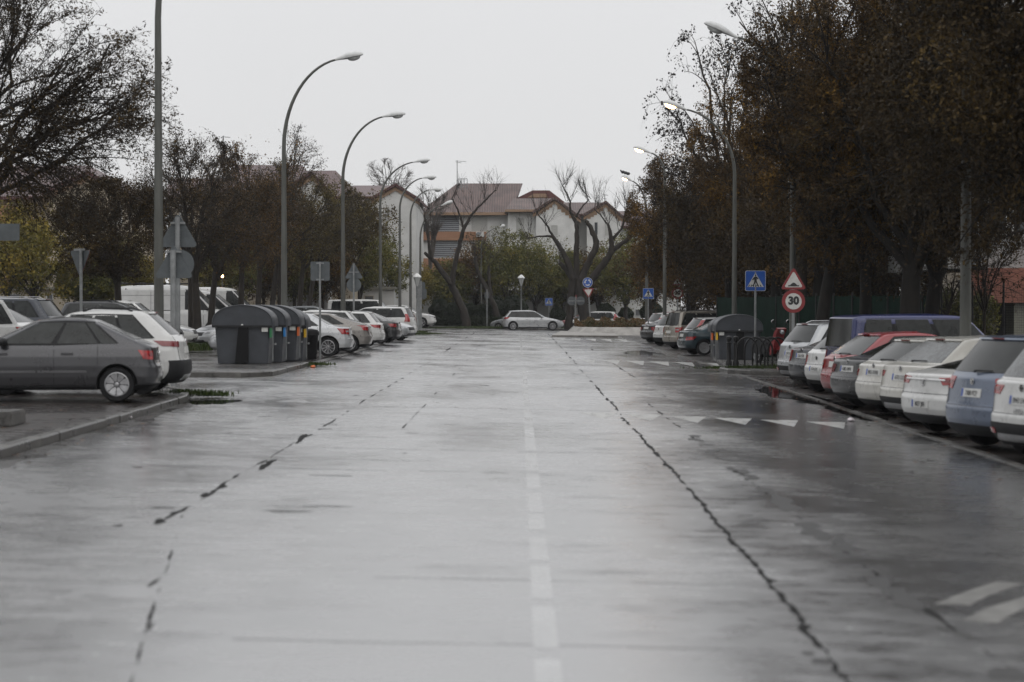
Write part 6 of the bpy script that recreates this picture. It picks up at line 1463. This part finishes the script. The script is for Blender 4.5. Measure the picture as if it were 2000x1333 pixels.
# pollards at the roundabout: limbs traced, shoots grown
def pollard(label, D, limbs, shoots, seed, group='bare pollarded trees at the roundabout', lift=.1):
    rng = np.random.default_rng(seed); px0, py0 = limbs[0][0][0], limbs[0][0][1]; b = XD(px0, D, lift); t = thing('pollarded_tree', label, 'tree', b, 0, group)
    parts = []; s = D/F
    for li, limb in enumerate(limbs):
        pts = []; dy = rng.uniform(-1, 1)*.8; y0 = limb[0][3] if len(limb[0]) > 3 else 0
        for k, q in enumerate(limb):
            p = np.array(P(q[0], q[1], D)-b); p[1] = dy*k/len(limb)*1.4 if k else 0; pts.append((p, q[2]))
        # resample smoothly
        A = np.array([p for p, _ in pts]); rr_ = np.array([r for _, r in pts])*s*.86; n = len(A); T_ = np.linspace(0, n-1, (n-1)*4+1); X = np.stack([np.interp(T_, range(n), A[:, j]) for j in range(3)], 1); Rr = np.interp(T_, range(n), rr_)
        for _ in range(2): X[1:-1] = (X[:-2]+2*X[1:-1]+X[2:])/4
        X[1:-1] += rng.normal(size=X[1:-1].shape)*.02
        K = len(X); th = np.arange(10)*2*np.pi/10; d = np.gradient(X, axis=0); d /= np.linalg.norm(d, axis=1, keepdims=True); ref = np.array([0., 1, 0]); a = np.cross(d, ref); a /= np.linalg.norm(a, axis=1, keepdims=True); bb = np.cross(d, a)
        kn = 1+rng.normal(size=(K, 10, 1))*.07
        V = X[:, None]+Rr[:, None, None]*kn*(a[:, None]*np.cos(th)[None, :, None]+bb[:, None]*np.sin(th)[None, :, None]); i = (np.arange(K-1)*10)[:, None]; k = np.arange(10)[None]; k2 = (k+1) % 10
        parts.append((V.reshape(-1, 3), np.stack([i+k, i+k2, i+10+k2, i+10+k], -1).reshape(-1, 4)))
        cap = len(V.reshape(-1, 3)); e_ = X[-1]+d[-1]*Rr[-1]*.4; parts.append((np.concatenate([V[-1], e_[None]]), np.array([[k_, (k_+1) % 10, 10, 10] for k_ in range(10)])))
    S0, S2, r0 = [], [], []
    for px, py, n, w_, h_, *spread in shoots:
        p = np.array(P(px, py, D)-b); tilt = spread[0] if spread else 0
        for _ in range(n):
            S0.append(p+rng.normal(size=3)*.12); S2.append(p+np.array([rng.uniform(-1, 1)*w_*s+tilt*s, rng.uniform(-1, 1)*w_*s, h_*s*rng.uniform(.6, 1)])); r0.append(.022)
    S0, S2, r0 = np.array(S0), np.array(S2), np.array(r0)*np.random.default_rng(1).uniform(.6, 1.2, len(r0))
    mid = (S0+S2)/2+rng.normal(size=S0.shape)*.1; mid[:, :2] += (S2-S0)[:, :2]*.22; Cs = bez(S0, mid, S2, 7); parts.append(tubes(Cs, r0, r0*.3, 4))
    N = len(S0); n = 9; idx = np.repeat(np.arange(N), n); k = rng.integers(1, 6, N*n); s0 = Cs[idx, k]; d = Cs[idx, k+1]-Cs[idx, k]; d /= np.linalg.norm(d, axis=1, keepdims=True); v = d+unit(rng, N*n)*.55; v /= np.linalg.norm(v, axis=1, keepdims=True); l = rng.uniform(.4, 1.2, (N*n, 1))
    e_ = s0+v*l; parts.append(tubes(bez(s0, (s0+e_)/2+np.array([0, 0, .08]), e_, 4), np.full(N*n, .010), np.full(N*n, .004), 3))
    V, Fq = merge(parts); link('trunk', np_mesh('trunk', V, Fq, BK, True), t); return t
pollard('bare pollarded tree leaning left with a sawn stub, left of the silver estate', 152,
    [[(912, 642, 11), (908, 615, 9.5), (890, 575, 8.5), (880, 553, 8)], [(882, 556, 7), (862, 528, 6), (845, 508, 5), (829, 494, 3.6)], [(845, 508, 4), (838, 480, 3.4), (834, 445, 2.6), (828, 420, 1.6)],
     [(882, 556, 6.5), (888, 520, 5.5), (897, 480, 5), (906, 448, 4.2), (921, 420, 3)], [(906, 448, 3), (898, 418, 2), (884, 390, 1.4)], [(921, 420, 2.6), (945, 395, 2), (968, 372, 1.2)]],
    [(921, 418, 5, 34, 60), (884, 392, 4, 24, 50), (828, 422, 5, 22, 44), (966, 374, 4, 18, 34), (945, 395, 4, 16, 60), (906, 446, 3, 24, 36)], 5)
pollard('slender pollarded tree with crooked stem behind the silver estate', 155,
    [[(975, 640, 7.5), (968, 610, 7), (962, 590, 6.2), (945, 555, 5), (933, 530, 4.2), (928, 503, 3.4)], [(958, 580, 4.5), (955, 545, 4), (954, 520, 3.2)]],
    [(928, 502, 6, 30, 60, 20), (954, 518, 5, 28, 60, 14), (928, 502, 4, 20, 40, -16)], 6)
pollard('big forked pollard with two trunks behind the splitter island', 150,
    [[(1110, 645, 9), (1113, 610, 8.5), (1116, 575, 9), (1122, 545, 11)], [(1143, 642, 13), (1140, 610, 12), (1134, 575, 12.5), (1126, 545, 13)],
     [(1122, 548, 8), (1108, 528, 6.5), (1094, 514, 4.6)], [(1120, 545, 8.5), (1106, 505, 6.5), (1092, 478, 5.2), (1080, 462, 4)], [(1080, 462, 3), (1060, 462, 2), (1030, 466, 1.2)], [(1080, 462, 3), (1068, 440, 2), (1050, 418, 1.3)],
     [(1126, 545, 8), (1126, 500, 6.5), (1127, 465, 5.5), (1126, 435, 4.5), (1114, 415, 3.2)], [(1114, 415, 2.6), (1112, 388, 1.8), (1100, 365, 1.2)], [(1124, 425, 2.6), (1136, 405, 1.8), (1150, 390, 1.2)],
     [(1134, 548, 9), (1150, 510, 8), (1166, 482, 7.2), (1162, 462, 6), (1150, 438, 4.8), (1144, 432, 3.6)],
     [(1140, 568, 9.5), (1160, 540, 8.5), (1185, 508, 7.8), (1196, 488, 7), (1192, 462, 4.6), (1188, 440, 3)], [(1196, 490, 6), (1216, 474, 4.5), (1232, 464, 3)], [(1194, 470, 4), (1214, 448, 2.6), (1222, 410, 1.4)], [(1188, 440, 2), (1172, 420, 1.4), (1160, 408, 1)]],
    [(1100, 366, 8, 24, 40), (1112, 395, 6, 26, 55), (1150, 392, 9, 24, 48), (1166, 405, 6, 20, 55), (1050, 420, 6, 22, 42), (1068, 442, 5, 26, 50), (1030, 466, 5, 24, 50), (1222, 410, 8, 20, 50), (1188, 440, 7, 26, 60), (1232, 464, 5, 18, 60), (1094, 514, 4, 14, 40), (1212, 448, 4, 14, 60)], 7)
# right-hand trees
RG2 = 'dark brown trees along the right row'
for i, a in enumerate([
    (1345, 112, 1345, 440, 3.3, 4.1, 'rust', .2, 'brown tree behind the lowest glowing lamp', 13, .075),
    (1408, 96, 1400, 430, 3.2, 4.0, 'dark', .2, 'dense dark tree above the champagne people carrier', 14, .07),
    (1512, 88, 1508, 320, 3.6, 5.3, 'rust', .24, 'tall rusty tree behind the blue crossing sign', 16, .06),
    (1600, 56, 1668, 200, 3.1, 4.5, 'rust', .26, 'tall rusty tree behind the speed limit 30 sign', 16, .055),
    (1690, 60, 1690, 200, 3.8, 5.0, 'dark', .26, 'dark tree above the royal blue van', 17, .055),
    (1775, 54, 1790, 160, 4.0, 4.7, 'dark', .40, 'massive dark tree with thick trunk behind the blue van, left one of the pair', 18, .055),
    (1812, 56, 1870, 190, 3.8, 4.4, 'rust', .30, 'dark tree with thick trunk behind the blue van, right one of the pair', 18, .055),
    (2110, 32.5, 1975, 150, 2.6, 2.9, 'dark', .26, 'dark tree overhanging the blue people carrier at the right edge', 18, .05),
    (2100, 52, 2010, 250, 3.2, 3.8, 'dark', .26, 'dark tree at the right edge with its trunk outside the picture', 16, .05)]):
    px, D, cx, cy, rx, rz, lf, tr, lab, lp, ls = a
    tree('dark_tree', lab, px, D, cx, cy, rx, rz, 110+i, lf, nl=15, ns=12, ntw=13, lpt=lp+8, ls=ls*.78, trunk=tr*.72, bark=BK3, group=RG2, fill=34000, up=.25, droop=.6, lift=0, zmin=2.7, fork=3.2, lw=.5)
tree('arching_tree', 'airy tree with arching branches and dark seed clusters against the sky', 1432, 92, 1432, 245, 4.0, 4.6, 140, 'seed', ry=3.2, nl=14, ns=9, ntw=7, lpt=7, ls=.062, trunk=.22, up=.5, arch=.4, twig=1.5, droop=.7, lw=.75, fork=4.5, zmin=4, lift=0, twr=.008)
tree('arching_tree', 'airy tree with thin twigs at the top right beside the unlit lamp', 1565, 74, 1570, 90, 3.2, 3.2, 141, 'seed', nl=12, ns=9, ntw=8, lpt=6, ls=.05, trunk=.2, up=.5, arch=.3, twig=1.2, droop=.6, lw=.7, fork=6, zmin=6, lift=0)
tree('small_bare_tree', 'small bare tree with thin trunk in front of the terracotta band', 1922, 57, 1922, 500, 1.6, 1.9, 142, 'dark', nl=9, ns=7, ntw=8, lpt=2, ls=.04, trunk=.055, up=.6, fork=2.0, zmin=1.8, lift=0)
tree('small_bare_tree', 'small bare tree between the dark trunk and the terracotta band', 1850, 60, 1850, 500, 1.4, 1.9, 143, 'dark', nl=8, ns=7, ntw=7, lpt=2, ls=.04, trunk=.045, up=.6, fork=2.0, zmin=1.8, lift=0)
tree('green_shrub', 'leafy green shrub behind the wire fence at the right', 1868, 61.5, 1868, 612, .85, .75, 144, 'green', nl=9, ns=7, ntw=7, lpt=9, ls=.05, trunk=.03, fork=.3, zmin=.1, lift=0, cat='shrub')
tree('green_shrub', 'second leafy green shrub beside the thick lamp post at the right', 1905, 61.8, 1905, 618, .7, .7, 145, 'green', nl=8, ns=7, ntw=7, lpt=9, ls=.05, trunk=.03, fork=.3, zmin=.1, lift=0, cat='shrub')
for i, (px, D, w_) in enumerate([(1418, 90, .16), (1465, 86, .2), (1508, 82, .24), (1598, 74, .22), (1628, 76, .18)]):
    b = XD(px, D); t = thing('tree_trunk', ['thin dark trunk left of the crossing sign', 'dark trunk just behind the crossing sign', 'thick dark trunk between crossing sign and hump triangle', 'dark trunk behind the silver crossover', 'dark trunk beside the blue van'][i], 'tree', b, 0, 'dark trunks in the shade of the right trees')
    g = MB(); k = random.Random(i); g.tube([(0, 0, -.1), (k.uniform(-.1, .1), 0, 1.5), (k.uniform(-.2, .2), 0, 3.2), (k.uniform(-.4, .4), 0, 5.4)], [w_*1.2, w_, w_*.85, w_*.6], 10); g.build('trunk', BK3, t, 60)
    rng = np.random.default_rng(i+3); c_ = np.array([0, 0, 5.0]); u = unit(rng, 9000)*rng.uniform(0, 1, (9000, 1))**.4*np.array([2.0, 1.8, 2.0])+c_; V, Fq = leaves(u, .06, .03, rng, .4); link('crown', np_mesh('crown', V, Fq, LM['dark']), t)
for i, (px, D, cy, r, rz, lab) in enumerate([(1350, 118, 545, 2.4, 1.9, 'low dark tree behind the white crossover at the far end of the right row'), (1420, 104, 540, 2.4, 2.2, 'low dark tree behind the champagne people carrier'), (1480, 92, 535, 2.3, 2.2, 'low dark tree behind the crossing sign'),
        (1550, 86, 530, 2.3, 2.1, 'low dark tree behind the speed hump triangle'), (1630, 80, 530, 2.3, 1.8, 'low dark tree above the green fence'), (1715, 78, 525, 2.3, 1.7, 'second low dark tree above the green fence, left of the thick trunks'), (1850, 74, 505, 2.2, 1.5, 'low dark tree above the pale panel band'), (1985, 70, 470, 2.5, 1.3, 'low dark tree above the terracotta band')]):
    tree('dark_tree', lab, px, D, px, cy, r, rz, 160+i, 'dark' if i % 2 else 'rust', nl=9, ns=8, ntw=8, lpt=11, ls=.07, trunk=.12, bark=BK3, group='low dark trees behind the right row', fill=11000 if i < 5 else 3500, fork=1.3, zmin=.5 if i < 5 else 2.6, lift=0)
# ---- hedges
def ball_hedge(label, px, pyc, D, r, rzk=1.0, name='clipped_bush', group='clipped round bushes', leaf='hedge', cat='bush'):
    rng = np.random.default_rng(int(px)); p = P(px, pyc, D); t = thing(name, label, cat, (p.x, p.y, 0), 0, group); n = 9000
    u = unit(rng, n); rr_ = rng.uniform(.9, 1.03, (n, 1))*(1+.05*np.sin(u[:, :1]*9)+.05*np.sin(u[:, 2:]*8)); pts = u*rr_*np.array([r, r, r*rzk])+np.array([0, 0, p.z]); pts = pts[pts[:, 2] > .02]
    V, Fq = leaves(pts, .05, .03, rng); link('foliage', np_mesh('foliage', V, Fq, LM[leaf]), t)
    g = MB(); g.lathe([(r*math.sin(a)*.93 if a > 0 else .02, p.z-r*rzk*.93*math.cos(a)) for a in [i*math.pi/10 for i in range(1, 10)]], 16); g.build('branch_core', mat('bush_core', (.01, .013, .008), .9), t, 60)
for px, py, r, lab in [(860, 609, .95, 'clipped round bush left of the leaning trunk'), (888, 612, .8, 'clipped round bush just behind the leaning trunk'), (918, 611, .7, 'clipped round bush right of the leaning trunk'), (940, 612, .65, 'small clipped bush beside the thin street lamp'), (968, 606, 1.0, 'large clipped bush left of the silver estate'), (1003, 606, 1.1, 'large clipped bush above the silver estate roof'),
                        (1088, 618, .7, 'low clipped bush left of the forked pollard'), (1183, 612, .8, 'clipped bush behind the white crossover'), (1222, 616, .65, 'small clipped bush right of the white crossover'), (1272, 612, 1.0, 'clipped bush under the second crossing sign'), (572, 608, .7, 'dark clipped bush behind the containers')]:
    ball_hedge(lab, px, py, (169 if px > 1060 else 160) if px > 700 else 140, r)
rng = np.random.default_rng(3); x0, x1 = P(846, 0, 154).x, P(985, 0, 154).x; t = thing('hedge', 'low clipped hedge along the kerb between the corner and the silver estate', 'hedge', ((x0+x1)/2, 154.5, .12))
n = 26000; L_ = (x1-x0)/2; pts = np.stack([rng.uniform(-L_, L_, n), rng.uniform(-.5, .5, n), rng.uniform(0, .72, n)], 1); fc = rng.integers(0, 3, n); pts[fc == 0, 1] = -.5; pts[fc == 1, 2] = .72; pts += rng.normal(size=pts.shape)*.05
V, Fq = leaves(pts, .05, .03, rng); link('foliage', np_mesh('foliage', V, Fq, LM['hedge']), t); g = MB(); g.box((-L_, -.44, 0), (L_, .44, .66)); g.build('branch_core', mat('hedge_core', (.01, .013, .008), .9), t)
cx, cy, ax, ay, z1 = PLANTER; n = 30000; u = rng.uniform(-1, 1, (n, 2)); u = u[(np.abs(u[:, 0])**3+np.abs(u[:, 1])**3) < 1]; hgt = .42+.14*np.sin(u[:, 0]*23)+.1*np.sin(u[:, 0]*51+1)
pts = np.stack([cx+u[:, 0]*ax, cy+u[:, 1]*ay, z1+rng.uniform(-.15, 1, len(u))**1*hgt], 1); V, Fq = leaves(pts, .07, .04, rng); o = link('planter_shrubs', np_mesh('planter_shrubs', V, Fq, LM['shrub'])); tag(o, 'low reddish green shrubs covering the roundabout planter', 'shrubs', kind='stuff')
# ---- grass
def grass(name, label, boxes, n, h, leaf='grass'):
    rng = np.random.default_rng(n); VV = []
    for (px, py, wx, wy, lift, k) in boxes:
        c = G(px, py, lift); m_ = int(n*k); q = rng.normal(size=(m_, 2))*np.array([wx, wy])*.5; x = c.x+q[:, 0]; y = c.y+q[:, 1]; z = c.z-.02; hh = h*rng.uniform(.4, 1.2, m_); a = rng.uniform(0, 6.28, m_); ln = hh*rng.uniform(.1, .7, m_); w_ = .008+c.y*.00012
        b0 = np.stack([x, y, np.full(m_, z)], 1); d = np.stack([np.cos(a), np.sin(a), a*0], 1); tip = b0+d*ln[:, None]+np.array([0, 0, 1])*hh[:, None]; pr = np.stack([-np.sin(a), np.cos(a), a*0], 1)*w_; mid = b0+(tip-b0)*.5+np.array([0, 0, .15])*hh[:, None]
        VV.append(np.stack([b0-pr, b0+pr, mid+pr*.7, tip], 1).reshape(-1, 3))
    V = np.concatenate(VV); o = link(name, np_mesh(name, V, np.arange(len(V)).reshape(-1, 4), LM[leaf])); tag(o, label, 'grass', kind='stuff')
grass('grass', 'tufts of green grass growing along kerbs and islands', [(385, 768, .5, .35, .1, .45), (412, 772, .35, .25, .05, .25), (352, 766, .3, .3, .1, .12), (436, 771, .12, .15, .0, .05), (380, 672, 3.2, 1.2, .1, 1.4), (400, 682, 1.6, 1.0, .1, .8), (1440, 719, 1.0, .6, .1, .8), (1480, 719, 1.4, .5, .1, 1.2), (1520, 716, 1.0, .8, .1, .8),
    (822, 652, 1.0, 3, .1, 1), (812, 648, .7, 2, .1, .5), (905, 639, 4.5, 2.5, .12, 1.6), (870, 641, 2, 2, .12, .5), (1090, 640, 2.4, 2.5, .12, 1), (975, 641, 2, 2, .12, .8), (1160, 826, .2, .3, 0, 0.0), (612, 712, .5, .8, .05, .4)], 1100, .085)
grass('leafy_weeds', 'leafy green weeds round the trunk left of the containers', [(385, 668, 1.2, .8, .1, 1.5), (372, 684, .8, .8, .1, .7)], 900, .26)
# ================================================================ damp air
HAZE = 0.0002
if HAZE:
    g = MB(); g.box((-120, -25, -3), (120, 320, 30)); m = bpy.data.materials.new('haze_air'); m.use_nodes = True; nt = m.node_tree; nt.nodes.clear()
    o_ = nt.nodes.new('ShaderNodeOutputMaterial'); pv = nt.nodes.new('ShaderNodeVolumePrincipled'); pv.inputs['Color'].default_value = (.95, .96, 1, 1); pv.inputs['Density'].default_value = HAZE; nt.links.new(pv.outputs[0], o_.inputs['Volume'])
    o = tag(g.build('haze', m), kind='stuff')
